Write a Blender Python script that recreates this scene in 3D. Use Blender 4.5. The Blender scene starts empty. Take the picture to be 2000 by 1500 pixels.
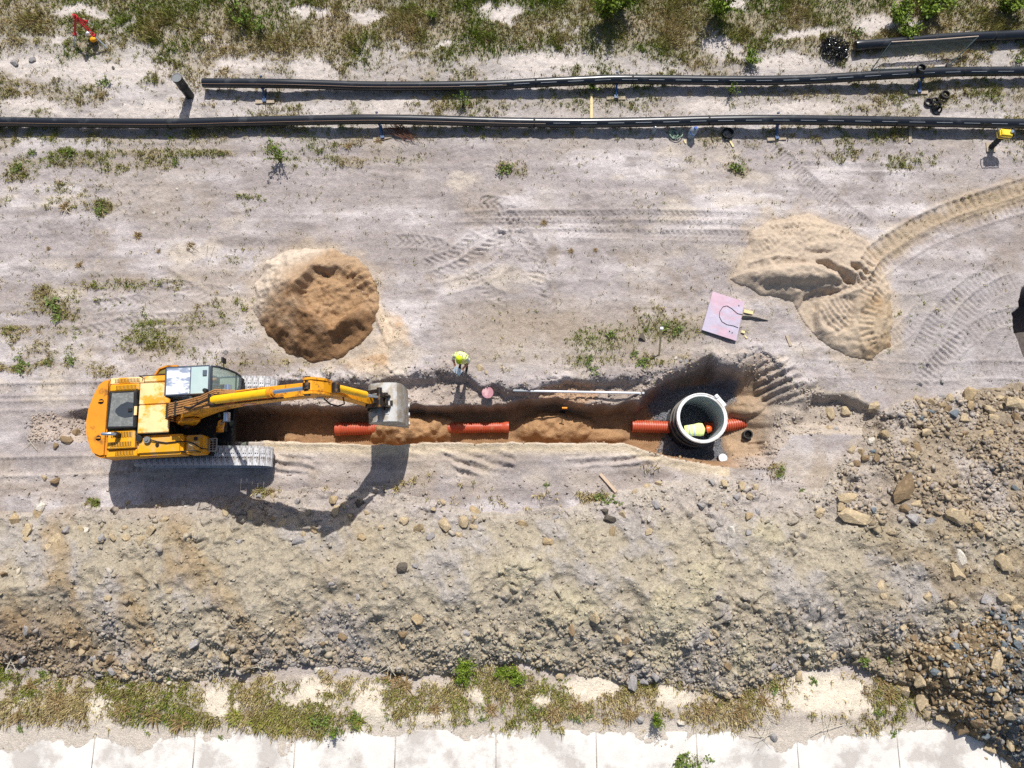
import bpy, bmesh, math, random
import numpy as np
from mathutils import Vector, Matrix, Euler

# ------------------------------------------------------------------ camera, sky, sun, exposure
SC = bpy.context.scene
COL = SC.collection
F_PX, CAM_H, TILT = 1370.0, 24.0, math.radians(12.0)
cam_d = bpy.data.cameras.new("camera"); cam = bpy.data.objects.new("camera", cam_d); COL.objects.link(cam)
cam.location = (0, 0, CAM_H); cam.rotation_euler = (TILT, 0, 0)
cam_d.sensor_fit = 'HORIZONTAL'; cam_d.sensor_width = 36.0; cam_d.lens = 36.0 * F_PX / 2000.0
cam_d.clip_start = 0.5; cam_d.clip_end = 400
SC.camera = cam
SUN_D = Vector((-0.12, -0.80, -1.0)).normalized()
EL = math.asin(-SUN_D.z)
w = bpy.data.worlds.new("World"); SC.world = w; w.use_nodes = True
nt = w.node_tree; bgn = nt.nodes["Background"]
sky = nt.nodes.new("ShaderNodeTexSky"); sky.sky_type = 'NISHITA'; sky.sun_disc = False
sky.sun_elevation = EL; sky.sun_rotation = math.atan2(-SUN_D.x, -SUN_D.y)
sky.dust_density = 2.0
nt.links.new(sky.outputs[0], bgn.inputs[0]); bgn.inputs[1].default_value = 0.09
sl = bpy.data.lights.new("sun", 'SUN'); sl.energy = 4.5; sl.angle = math.radians(0.53); sl.color = (1.0, 0.975, 0.935)
so = bpy.data.objects.new("sun", sl); COL.objects.link(so); so.location = (5, 30, 40)
so.rotation_euler = SUN_D.to_track_quat('-Z', 'Y').to_euler()
SC.view_settings.view_transform = 'Standard'; SC.view_settings.look = 'None'
SC.view_settings.exposure = 0.18; SC.view_settings.gamma = 1.0
try: SC.view_settings.use_curve_mapping = False
except Exception: pass
SC.cycles.max_bounces = 6; SC.cycles.diffuse_bounces = 3; SC.cycles.transparent_max_bounces = 8
SC.cycles.use_denoising = False

# ------------------------------------------------------------------ coordinates
CT, ST_ = math.cos(TILT), math.sin(TILT)
def W(px, py, z=0.0):
    u = (px - 1000) / F_PX; v = (750 - py) / F_PX
    s = (CAM_H - z) / (CT - v * ST_)
    return Vector((s * u, s * (ST_ + v * CT), z))
def pix(X, Y):
    fw = Y * ST_ + CAM_H * CT
    return 1000 + F_PX * X / fw, 750 - F_PX * (Y * CT - CAM_H * ST_) / fw
def lin(r, g, b, k=1.0):
    f = lambda c: (c / 12.92 if c <= 0.04045 else ((c + 0.055) / 1.055) ** 2.4)
    return tuple(f(c / 255.0) * k for c in (r, g, b))

# ------------------------------------------------------------------ object helpers
def tag(o, label=None, cat=None, group=None, kind=None):
    if label: o["label"] = label
    if cat: o["category"] = cat
    if group: o["group"] = group
    if kind: o["kind"] = kind
    return o
def empty(name, loc, rz=0.0, label=None, cat=None, group=None, rot=None):
    o = bpy.data.objects.new(name, None); COL.objects.link(o); o.location = loc
    o.rotation_euler = rot if rot else (0, 0, rz); o.empty_display_size = 0.2
    return tag(o, label, cat, group)
def link_mesh(name, me, parent=None, loc=None):
    o = bpy.data.objects.new(name, me); COL.objects.link(o)
    if parent: o.parent = parent
    if loc is not None: o.location = loc
    return o

class MB:
    """collects shapes and links them as one mesh object"""
    def __init__(s, M=None, zm=None): s.v = []; s.f = []; s.m = []; s.M = M or Matrix.Identity(4); s.zm = zm
    def add(s, vs, fs, mi=0):
        b = len(s.v)
        if s.zm: vs = [(v[0], v[1], s.zm(v[2])) for v in vs]
        s.v += [tuple(s.M @ Vector(v)) for v in vs]
        s.f += [tuple(i + b for i in f) for f in fs]; s.m += [mi] * len(fs)
        return s
    def box(s, c, d, rot=(0, 0, 0), mi=0):
        R = Euler(rot).to_matrix(); c = Vector(c)
        vs = [c + R @ Vector((x * d[0] / 2, y * d[1] / 2, z * d[2] / 2)) for x in (-1, 1) for y in (-1, 1) for z in (-1, 1)]
        return s.add(vs, [(0, 1, 3, 2), (4, 6, 7, 5), (0, 4, 5, 1), (2, 3, 7, 6), (0, 2, 6, 4), (1, 5, 7, 3)], mi)
    def bb(s, x0, x1, y0, y1, z0, z1, mi=0):
        return s.box(((x0 + x1) / 2, (y0 + y1) / 2, (z0 + z1) / 2), (x1 - x0, y1 - y0, z1 - z0), mi=mi)
    def beam(s, p0, p1, wd, ht, mi=0, up=(0, 0, 1)):
        p0, p1 = Vector(p0), Vector(p1); d = (p1 - p0).normalized(); sd = d.cross(Vector(up))
        if sd.length < 1e-4: sd = d.cross(Vector((1, 0, 0)))
        sd.normalize(); u = sd.cross(d)
        vs = [p + sd * a * wd / 2 + u * b * ht / 2 for p in (p0, p1) for a, b in ((-1, -1), (1, -1), (1, 1), (-1, 1))]
        return s.add(vs, [(3, 2, 1, 0), (4, 5, 6, 7), (0, 1, 5, 4), (1, 2, 6, 5), (2, 3, 7, 6), (3, 0, 4, 7)], mi)
    def cyl(s, p0, p1, r0, r1=None, n=14, cap=True, mi=0):
        return s.tube([p0, p1], [r0, r0 if r1 is None else r1], n, cap, mi)
    def tube(s, path, r, n=8, cap=True, mi=0):
        P = [Vector(p) for p in path]; R = r if isinstance(r, (list, tuple)) else [r] * len(P)
        t = (P[1] - P[0]).normalized(); a = t.orthogonal().normalized(); vs = []; fs = []
        for i, p in enumerate(P):
            tt = (P[min(i + 1, len(P) - 1)] - P[max(i - 1, 0)])
            tt = tt.normalized() if tt.length > 1e-9 else t
            a = (a - tt * a.dot(tt)); a = a.normalized() if a.length > 1e-6 else tt.orthogonal().normalized()
            b = tt.cross(a)
            vs += [p + (a * math.cos(2 * math.pi * k / n) + b * math.sin(2 * math.pi * k / n)) * R[i] for k in range(n)]
        for i in range(len(P) - 1):
            for k in range(n):
                k2 = (k + 1) % n; fs.append((i * n + k, i * n + k2, (i + 1) * n + k2, (i + 1) * n + k))
        if cap: fs.append(tuple(range(n - 1, -1, -1))); fs.append(tuple(range((len(P) - 1) * n, len(P) * n)))
        return s.add(vs, fs, mi)
    def prism(s, pts, vec, mi=0):
        n = len(pts); vec = Vector(vec); vs = [Vector(p) for p in pts]; vs += [v + vec for v in vs]
        nrm = Vector((0, 0, 0))
        for i in range(n): nrm += vs[i].cross(vs[(i + 1) % n])
        fs = [tuple(range(n - 1, -1, -1)), tuple(range(n, 2 * n))] + [(i, (i + 1) % n, (i + 1) % n + n, i + n) for i in range(n)]
        if nrm.dot(vec) < 0: fs = [f[::-1] for f in fs]
        return s.add(vs, fs, mi)
    def lathe(s, prof, c=(0, 0, 0), n=32, mi=0, closed=False, axis='Z'):
        vs = []; fs = []; c = Vector(c); m = len(prof)
        for k in range(n):
            a = 2 * math.pi * k / n; ca, sa = math.cos(a), math.sin(a)
            for r, z in prof:
                vs.append(c + (Vector((r * ca, r * sa, z)) if axis == 'Z' else Vector((z, r * ca, r * sa))))
        for k in range(n):
            k2 = (k + 1) % n
            for i in range(m if closed else m - 1):
                j = (i + 1) % m; fs.append((k * m + i, k2 * m + i, k2 * m + j, k * m + j))
        return s.add(vs, fs, mi)
    def build(s, name, mats, parent=None, smooth=0, bevel=0, loc=None, seg=1):
        me = bpy.data.meshes.new(name); me.from_pydata(s.v, [], s.f)
        if not isinstance(mats, (list, tuple)): mats = [mats]
        for m in mats: me.materials.append(m)
        me.polygons.foreach_set("material_index", s.m)
        if bevel:
            bm = bmesh.new(); bm.from_mesh(me)
            bmesh.ops.remove_doubles(bm, verts=bm.verts, dist=1e-5)
            es = [e for e in bm.edges if len(e.link_faces) == 2 and e.calc_face_angle(0) > 0.6]
            bmesh.ops.bevel(bm, geom=es, offset=bevel, segments=seg, affect='EDGES', clamp_overlap=True)
            bm.to_mesh(me); bm.free()
        if smooth:
            me.polygons.foreach_set("use_smooth", [True] * len(me.polygons))
            try: me.set_sharp_from_angle(angle=math.radians(smooth))
            except Exception: pass
        me.update()
        return link_mesh(name, me, parent, loc)

# ------------------------------------------------------------------ materials
MATS = {}
def pm(name, col, rough=0.7, metal=0.0, var=0.15, vs=3.0, bump=0.0, bs=40.0, dirt=None, stretch=None, spec=0.4, attr=None, fine=None):
    """procedural material: base colour x noise, optional second colour in worn / dirty patches, bump"""
    if name in MATS: return MATS[name]
    m = bpy.data.materials.new(name); m.use_nodes = True; N = m.node_tree.nodes; Lk = m.node_tree.links
    b = N["Principled BSDF"]; b.inputs["Roughness"].default_value = rough; b.inputs["Metallic"].default_value = metal
    b.inputs["Specular IOR Level"].default_value = spec
    tc = N.new("ShaderNodeTexCoord"); src = tc.outputs["Object"]
    if stretch:
        mp = N.new("ShaderNodeMapping"); mp.inputs["Scale"].default_value = stretch; Lk.new(src, mp.inputs[0]); src = mp.outputs[0]
    def noise(scale, detail=5.0, rg=0.6):
        n = N.new("ShaderNodeTexNoise"); n.inputs["Scale"].default_value = scale; n.inputs["Detail"].default_value = detail
        n.inputs["Roughness"].default_value = rg; Lk.new(src, n.inputs["Vector"]); return n.outputs["Fac"]
    def mapr(f, a, bb, c, d):
        r = N.new("ShaderNodeMapRange"); Lk.new(f, r.inputs[0])
        for i, x in enumerate((a, bb, c, d)): r.inputs[i + 1].default_value = x
        return r.outputs[0]
    def mixc(fac, a, bcol, mode='MIX'):
        x = N.new("ShaderNodeMix"); x.data_type = 'RGBA'; x.blend_type = mode
        for k, v in ((0, fac), (6, a), (7, bcol)):
            if hasattr(v, "is_linked") or hasattr(v, "links"): Lk.new(v, x.inputs[k])
            elif k == 0: x.inputs[0].default_value = v
            else: x.inputs[k].default_value = (*v, 1) if len(v) == 3 else v
        return x.outputs[2]
    if attr:
        a = N.new("ShaderNodeAttribute"); a.attribute_name = attr; c = a.outputs["Color"]
    else:
        r = N.new("ShaderNodeRGB"); r.outputs[0].default_value = (*col, 1); c = r.outputs[0]
    if dirt:
        dc, amt, dsc = dirt[:3]
        f = mapr(noise(dsc, 6, 0.65), 0.62 - amt * 0.3, 0.72 - amt * 0.3, 0, dirt[3] if len(dirt) > 3 else 1)
        c = mixc(f, c, dc)
    if var:
        g = mapr(noise(vs, 6), 0.25, 0.75, 1 - var, 1 + var)
        cb = N.new("ShaderNodeCombineColor")
        for i in range(3): Lk.new(g, cb.inputs[i])
        c = mixc(1.0, c, cb.outputs[0], 'MULTIPLY')
    if fine:
        g = mapr(noise(fine[0], 3, 0.7), 0.3, 0.7, 1 - fine[1], 1 + fine[1])
        cb = N.new("ShaderNodeCombineColor")
        for i in range(3): Lk.new(g, cb.inputs[i])
        c = mixc(1.0, c, cb.outputs[0], 'MULTIPLY')
    Lk.new(c, b.inputs["Base Color"])
    if bump:
        bn = N.new("ShaderNodeBump"); bn.inputs["Strength"].default_value = 1.0; bn.inputs["Distance"].default_value = bump
        Lk.new(noise(bs, 4, 0.65), bn.inputs["Height"]); Lk.new(bn.outputs[0], b.inputs["Normal"])
    MATS[name] = m; return m
def glass(name, tint=(0.8, 0.9, 0.88), mixf=0.75, rough=0.05):
    if name in MATS: return MATS[name]
    m = bpy.data.materials.new(name); m.use_nodes = True; N = m.node_tree.nodes; Lk = m.node_tree.links
    b = N["Principled BSDF"]; b.inputs["Base Color"].default_value = (*[c * 0.5 for c in tint], 1); b.inputs["Roughness"].default_value = rough
    t = N.new("ShaderNodeBsdfTransparent"); t.inputs[0].default_value = (*tint, 1)
    x = N.new("ShaderNodeMixShader"); x.inputs[0].default_value = mixf
    Lk.new(b.outputs[0], x.inputs[1]); Lk.new(t.outputs[0], x.inputs[2]); Lk.new(x.outputs[0], N["Material Output"].inputs[0])
    MATS[name] = m; return m
# ------------------------------------------------------------------ noise and masks
RS = np.random.RandomState(11)
TAB = RS.rand(24, 256, 256).astype(np.float32)
def vn(x, y, seed):
    T = TAB[seed % 24]; xf = np.floor(x); yf = np.floor(y)
    xi = (xf.astype(np.int64) + seed * 37) & 255; yi = (yf.astype(np.int64) + seed * 91) & 255
    fx = (x - xf); fy = (y - yf); fx = fx * fx * (3 - 2 * fx); fy = fy * fy * (3 - 2 * fy)
    x2 = (xi + 1) & 255; y2 = (yi + 1) & 255
    return (T[yi, xi] * (1 - fx) + T[yi, x2] * fx) * (1 - fy) + (T[y2, xi] * (1 - fx) + T[y2, x2] * fx) * fy
def fbm(x, y, sc, octv=3, seed=0, g=0.5, ax=1.0):
    """noise in -1..1; sc = feature size in metres (x stretched by ax)"""
    o = np.zeros(np.broadcast(x, y).shape, np.float32); a = 1.0; s = 0.0
    for k in range(octv):
        o += a * (vn(x / (sc * ax) * 2 ** k, y / sc * 2 ** k, seed + k) * 2 - 1); s += a; a *= g
    return o / s
def worley(x, y, sc, seed):
    """cell noise: distance to the cell border, random value of the cell"""
    u, v = x / sc, y / sc; ui, vi = np.floor(u), np.floor(v); f1 = np.full(x.shape, 9.0); f2 = np.full(x.shape, 9.0); rid = np.zeros(x.shape)
    for a in (-1, 0, 1):
        for b in (-1, 0, 1):
            ci = (ui + a).astype(np.int64) & 255; cj = (vi + b).astype(np.int64) & 255
            d = np.hypot(ui + a + TAB[seed][cj, ci] - u, vi + b + TAB[seed + 1][cj, ci] - v); near = d < f1
            f2 = np.where(near, f1, np.minimum(f2, d)); rid = np.where(near, TAB[seed + 2][cj, ci], rid); f1 = np.where(near, d, f1)
    return f2 - f1, rid
def ss(a, b, x):
    t = np.clip((x - a) / (b - a), 0, 1); return t * t * (3 - 2 * t)
def sdist(X, Y, P):
    """signed distance to polygon P (metres), positive inside"""
    P = np.asarray([(p[0], p[1]) for p in P], float); d = np.full(X.shape, 1e9); ins = np.zeros(X.shape, bool)
    for i in range(len(P)):
        ax, ay = P[i - 1]; bx, by = P[i]; ex, ey = bx - ax, by - ay; wx, wy = X - ax, Y - ay
        t = np.clip((wx * ex + wy * ey) / (ex * ex + ey * ey + 1e-12), 0, 1)
        d = np.minimum(d, (wx - ex * t) ** 2 + (wy - ey * t) ** 2)
        c = (ay > Y) != (by > Y)
        ins ^= c & (X < ex * (Y - ay) / (ey if abs(ey) > 1e-9 else 1e-9) + ax)
    d = np.sqrt(d); return np.where(ins, d, -d)
def WP(pts, z=0.0): return [W(p[0], p[1], z) for p in pts]
def cur(pts, z=0.0):
    q = sorted([(W(p[0], p[1], z).x, W(p[0], p[1], z).y) for p in pts]); return [a for a, _ in q], [b for _, b in q]
def mixv(a, b, t): return a + (b - a) * t

# ------------------------------------------------------------------ grid
STEP = 0.042
fx = np.arange(-21.0, 21.01, STEP); fy = np.arange(-8.4, 21.6, STEP)
xs = np.concatenate(([-90, -70, -54, -43, -35, -29, -25, -22.6, -21.6], fx, [21.6, 22.6, 25, 29, 35, 43, 54, 70, 90]))
ys = np.concatenate(([-52, -40, -31, -24, -18, -14, -11, -9.4, -8.8], fy, [22.2, 23.2, 25.5, 29, 35, 43, 55, 70, 90]))
X, Y = np.meshgrid(xs, ys); NY, NX = X.shape
PX, PY = pix(X, Y)
n_big = fbm(X, Y, 5.0, 3, 1); n_mid = fbm(X, Y, 1.2, 3, 4); n_sm = fbm(X, Y, 0.28, 3, 7); n_fine = fbm(X, Y, 0.1, 2, 10)
n_str = fbm(X, Y, 0.45, 3, 12, ax=9.0); n_str2 = fbm(X, Y, 0.16, 2, 15, ax=14.0); n_clod = fbm(X, Y, 0.5, 3, 17)
QX, QY = X + .10 * n_clod, Y + .10 * fbm(X, Y, .5, 2, 2)
wa, ra = worley(QX, QY, .36, 3); wb, rb_ = worley(QX + .05 * n_sm, QY, .15, 8)
blkA = ss(.02, .28, wa) * ra; blkB = ss(.02, .3, wb) * rb_          # blocky clods, 0..1
WPX = PX + 26 * n_mid + 20 * n_clod + 14 * n_sm; WPY = PY + 12 * fbm(X, Y, 1.0, 3, 20) + 9 * n_clod + 7 * n_sm

def rbf(pts, a, b=None):
    p = sorted(pts); return np.interp(a, [q[0] for q in p], [q[1] for q in p])

# ---- grass cover weight by zone
gw = rbf([(-200, 1), (0, 1.0), (60, .95), (95, .78), (125, .5), (150, .48), (175, .55), (205, .5), (228, .4), (250, .6), (270, .5), (288, .28), (310, .42), (330, .28),
          (348, .12), (372, .08), (400, .26), (420, .24), (440, .05), (480, .1), (520, .16), (560, .22), (600, .26), (640, .36), (680, .45), (705, .4), (735, .15), (765, 0),
          (895, 0), (925, .06), (950, .12), (985, .02), (1000, 0), (1270, .0), (1300, .35), (1330, .6), (1360, .68), (1400, .62), (1420, .4), (1445, .05), (1600, .05)], PY)
xm = np.where((PY > 340) & (PY < 760), np.interp(PX, [0, 480, 560, 840, 900, 1050, 1330, 1400, 1500, 2000], [1.1, 1.05, .5, .4, .8, .9, 1.05, .6, .2, .15]), 1.0)
xm = np.where((PY > 340) & (PY < 600) & (PX > 520), xm * .35, xm)
gw = np.clip(gw * xm + .28 * ss(.25, .6, fbm(X, Y, .35, 2, 6, ax=12)) * ss(270, 300, PY) * ss(720, 640, PY) * ss(900, 500, PX), 0, 1)
gn = 0.5 + 0.50 * fbm(X, Y, 1.1, 4, 5, ax=2.2, g=.6) + 0.30 * n_sm + .2 * n_fine
BARE = [(40, 128, 70, 18), (200, 140, 140, 22), (470, 126, 60, 20), (605, 128, 55, 24), (605, 20, 50, 12), (725, 26, 45, 13), (985, 28, 35, 22), (1070, 122, 95, 20), (1405, 90, 45, 24),
        (1520, 118, 75, 16), (1560, 62, 60, 9), (1715, 45, 60, 16), (1880, 62, 18, 9), (870, 88, 25, 8), (410, 78, 25, 7), (100, 76, 25, 8), (150, 22, 50, 12), (1440, 8, 30, 14), (280, 212, 90, 14),
        (1800, 120, 60, 10), (1380, 205, 60, 12), (1560, 205, 80, 12), (770, 205, 50, 16), (60, 207, 60, 16)]
bare = np.zeros_like(X)
for cx, cy, rx, ry in BARE:
    q = ((WPX - cx) / rx) ** 2 + ((WPY - cy) / ry) ** 2
    bare = np.maximum(bare, ss(1.7, 0.3, q + 0.5 * n_sm + .3 * n_mid))
BLOB = [(100, 590, 38, 30, .9), (110, 605, 22, 16, 1), (40, 712, 40, 10, 1), (95, 708, 15, 8, .9), (200, 408, 24, 14, 1), (35, 330, 40, 26, .8), (135, 295, 15, 12, 1), (310, 312, 50, 20, .7), (985, 328, 25, 16, .8),
        (1435, 325, 28, 10, .7), (1765, 325, 25, 6, .7), (548, 300, 22, 22, .8), (680, 318, 40, 10, .7), (1255, 705, 30, 14, .9), (1310, 640, 60, 25, .7), (1180, 660, 70, 25, .6), (1150, 700, 40, 14, .7),
        (1185, 978, 40, 14, .9), (185, 985, 22, 12, .7), (530, 962, 18, 14, .8), (1520, 915, 16, 18, .6), (930, 1310, 60, 20, .6), (560, 1400, 120, 30, .9), (280, 1370, 80, 40, .6), (1400, 1390, 90, 25, .7), (1730, 1350, 40, 40, .6), (1340, 1485, 45, 16, 1), (100, 1370, 70, 40, .6)]
blob = np.zeros_like(X)
for cx, cy, rx, ry, k in BLOB:
    q = ((WPX - cx) / rx) ** 2 + ((WPY - cy) / ry) ** 2
    blob = np.maximum(blob, k * ss(1.5, 0.3, q + 0.7 * n_sm + .3 * n_mid))
SANDB = [(108, 1415, 8, 3), (205, 1385, 30, 28), (610, 1360, 48, 32), (735, 1385, 42, 45), (300, 1350, 14, 8), (430, 1370, 25, 40), (1160, 1340, 45, 24), (1310, 1360, 30, 24), (1610, 1355, 85, 40), (60, 1375, 26, 20), (860, 1395, 60, 14), (1060, 1360, 20, 12), (940, 1355, 20, 10)]
for cx, cy, rx, ry in SANDB:
    q = ((WPX - cx) / rx) ** 2 + ((WPY - cy) / ry) ** 2
    bare = np.maximum(bare, ss(1.9, 0.3, q + 0.6 * n_sm))
grass = np.clip(ss(-.12, 0.42, gn - (1 - gw) * 0.98) * (1 - bare) + 0.0, 0, 1)
grass = np.maximum(grass, blob * ss(.2, .55, gn + .15))

# ---- base ground relief
Z = 0.05 * n_big + 0.026 * n_mid + 0.020 * n_sm + 0.014 * n_fine + .03 * np.minimum(n_sm, 0) * ss(.0, .5, fbm(X, Y, 1.1, 3, 23)) + .022 * np.minimum(n_clod, .1) * ss(.0, .5, fbm(X, Y, 1.8, 2, 3)) + .02 * blkB * ss(.1, .5, fbm(X, Y, 1.5, 2, 9))
Z += 0.03 * n_str * ss(230, 300, PY) * ss(760, 700, PY) + 0.010 * n_str2 * ss(760, 700, PY) * ss(1300, 600, PX)
Z += grass * (0.02 + 0.02 * n_clod)
Z += 0.03 * ss(880, 940, PY) * ss(1020, 960, PY) * n_clod + .03 * ss(880, 920, PY) * ss(1000, 950, PY) * fbm(X, Y, .3, 2, 3, ax=5)
# verge beside the concrete
Z = np.where(PY > 1300, mixv(Z, .12 + .05 * n_clod + .03 * n_sm, ss(1320, 1400, PY)), Z)
edge_n = 14 * n_mid + 10 * n_sm + 10 * fbm(X, Y, 2.2, 2, 9)
Z = np.where(PY > 1370, mixv(Z, 0.066 + .012 * n_sm + .008 * n_fine, ss(1385, 1425, PY + 1.5 * edge_n)), Z); Z = np.where(PY > 1405, mixv(Z, -.10, ss(1418, 1540, PY + 2.6 * edge_n)), Z)

# ---- trench, pit and ramp
wx_ = X + 0.10 * n_clod + .05 * n_sm; wob = 0.16 * n_clod + 0.09 * n_sm
U = np.interp(wx_, *cur([(90, 806), (130, 800), (180, 795), (250, 790), (430, 788), (520, 786), (528, 760), (545, 747), (620, 742), (700, 744), (760, 737), (820, 733), (880, 730), (912, 732), (935, 748), (985, 757), (1035, 764), (1058, 748), (1100, 738), (1160, 741), (1200, 737), (1250, 741), (1278, 737), (1325, 716), (1386, 684), (1402, 702), (1438, 704), (1478, 680), (1502, 692), (1535, 735), (1562, 762), (1590, 762), (1640, 758), (1672, 762), (1690, 785), (1720, 805), (1760, 815)])) + wob
LPp = np.interp(wx_, *cur([(90, 808), (180, 800), (430, 793), (540, 789), (640, 792), (740, 791), (880, 788), (960, 788), (1040, 776), (1090, 774), (1130, 786), (1150, 790), (1200, 786), (1250, 777), (1272, 757), (1282, 740), (1325, 720), (1386, 690), (1402, 706), (1438, 708), (1478, 686), (1502, 698), (1540, 745), (1575, 772), (1640, 768), (1690, 790), (1720, 808), (1760, 818)], -0.2)) + 0.55 * wob
S_ = np.interp(wx_, *cur([(90, 862), (180, 862), (440, 862), (540, 862), (640, 864), (720, 869), (790, 868), (860, 865), (1000, 864), (1100, 864), (1220, 866), (1240, 872), (1280, 886), (1310, 894), (1360, 903), (1395, 909), (1440, 915), (1500, 915), (1545, 850), (1640, 848), (1700, 851), (1760, 850)])) + 0.30 * wob
XP = lambda p: W(p, 830, 0).x
FL = np.interp(X, [XP(p) for p in (60, 120, 165, 230, 430, 1230, 1300, 1420, 1470, 1520, 1570, 1600, 1680, 1735, 1790)], [0, -.12, -.55, -1.3, -1.45, -1.5, -1.55, -1.5, -1.2, -.8, -.42, -.45, -.40, -.2, 0])
BD = np.interp(X, [XP(p) for p in (60, 520, 545, 800, 1000, 1230, 1285, 1790)], [0, 0, .34, .36, .42, .42, .0, 0])
WN = np.interp(X, [XP(p) for p in (60, 440, 1220, 1290, 1440, 1500, 1560, 1600)], [.3, .13, .16, .75, .7, 1.9, 1.5, .3])
WS = np.interp(X, [XP(p) for p in (60, 440, 1230, 1300, 1400, 1440, 1510, 1560, 1790)], [.35, .10, .10, .25, .55, 1.25, 1.25, .5, .3])
d_ = U - Y; l_ = LPp - Y; s_ = Y - S_
tin = ss(-.02, .05, np.minimum(d_, s_))
mound = np.zeros_like(X)
for cx, cy, rx, ry, h in ((802, 838, 104, 40, .64), (1085, 836, 90, 38, .52), (1180, 850, 60, 18, .22), (560, 858, 30, 14, .2), (1450, 800, 40, 25, .45), (1500, 822, 60, 22, .25)):
    c = W(cx, cy, -1.3); a = rx / 57.0; b = ry / 57.0
    mound = np.maximum(mound, h * ss(1.15, 0.05, ((X - c.x) / a) ** 2 + ((Y - c.y) / b) ** 2 + .25 * n_clod))
flo = FL + mound * (1 + .25 * n_sm) + .035 * n_clod + .025 * n_sm + .012 * n_fine
zt = mixv(0 * X, -BD + (.06 * n_clod + .10 * blkA * ss(.0, .4, n_mid + .15)) * ss(0, .3, d_) + .03 * n_sm, ss(0, .26, d_))
zt = mixv(zt, flo, ss(0, 1, l_ / WN))
zt = mixv(0 * X, zt, ss(0, 1, s_ / WS))
tmask = ss(0, .3, d_) * ss(0, .05, s_) * (X > XP(60)) * (X < XP(1790))
Z = np.where((d_ > 0) & (s_ > 0) & (X > XP(60)) & (X < XP(1790)), Z * (1 - tmask) + zt, Z)
# raised crumbly lips
lip = np.exp(-((d_ + .14) / .22) ** 2) * (X > XP(430)) * (X < XP(1600)); Z += lip * (.03 + .09 * np.clip(n_clod + .2, 0, 1) + .12 * blkA * ss(-.1, .4, n_mid + .2)) * (d_ < 0)
Z += np.exp(-((s_ + .06) / .10) ** 2) * .04 * (s_ < 0) * (X > XP(440)) * (X < XP(1400))
# bucket tooth ridges on the ramp and beside the white capped pipe
def ridges(poly, ang, per, amp, zz=0):
    global Z
    d = sdist(X, Y, WP(poly, zz)); m = ss(-.05, .12, d)
    t = (X * math.cos(ang) + Y * math.sin(ang)) + .09 * n_mid + .05 * n_clod
    q = (t / per) % 1.0; r = np.where(q < .55, q / .55, (1 - q) / .45)
    Z += m * amp * (r - .5) * (0.4 + 1.2 * ss(.2, .8, vn(X * 2.2, Y * 2.2, 5))) + m * amp * .4 * (blkB - .3)
ridges([(1478, 706), (1515, 700), (1560, 760), (1555, 795), (1480, 790), (1465, 740)], math.radians(112), .30, .14, -.8)
ridges([(1432, 858), (1500, 852), (1508, 905), (1440, 912)], math.radians(90), .24, .13, -.4)
ridges([(700, 880), (850, 876), (850, 915), (700, 905)], math.radians(78), .3, .03)
ridges([(860, 880), (1000, 876), (1010, 915), (900, 935)], math.radians(70), .33, .14)
ridges([(1090, 890), (1290, 885), (1290, 915), (1130, 915)], math.radians(95), .30, .12)
ridges([(530, 890), (610, 885), (620, 925), (530, 930)], math.radians(80), .30, .10)
# pit at the right-hand edge
PITP = [(1996, 560), (1988, 600), (1976, 612), (1977, 640), (1988, 672), (2000, 700), (2080, 730), (2200, 700), (2200, 560), (2080, 540)]
dp = sdist(X, Y, WP(PITP)) + .08 * n_sm; Z -= 1.9 * ss(0, .22, dp)

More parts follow.
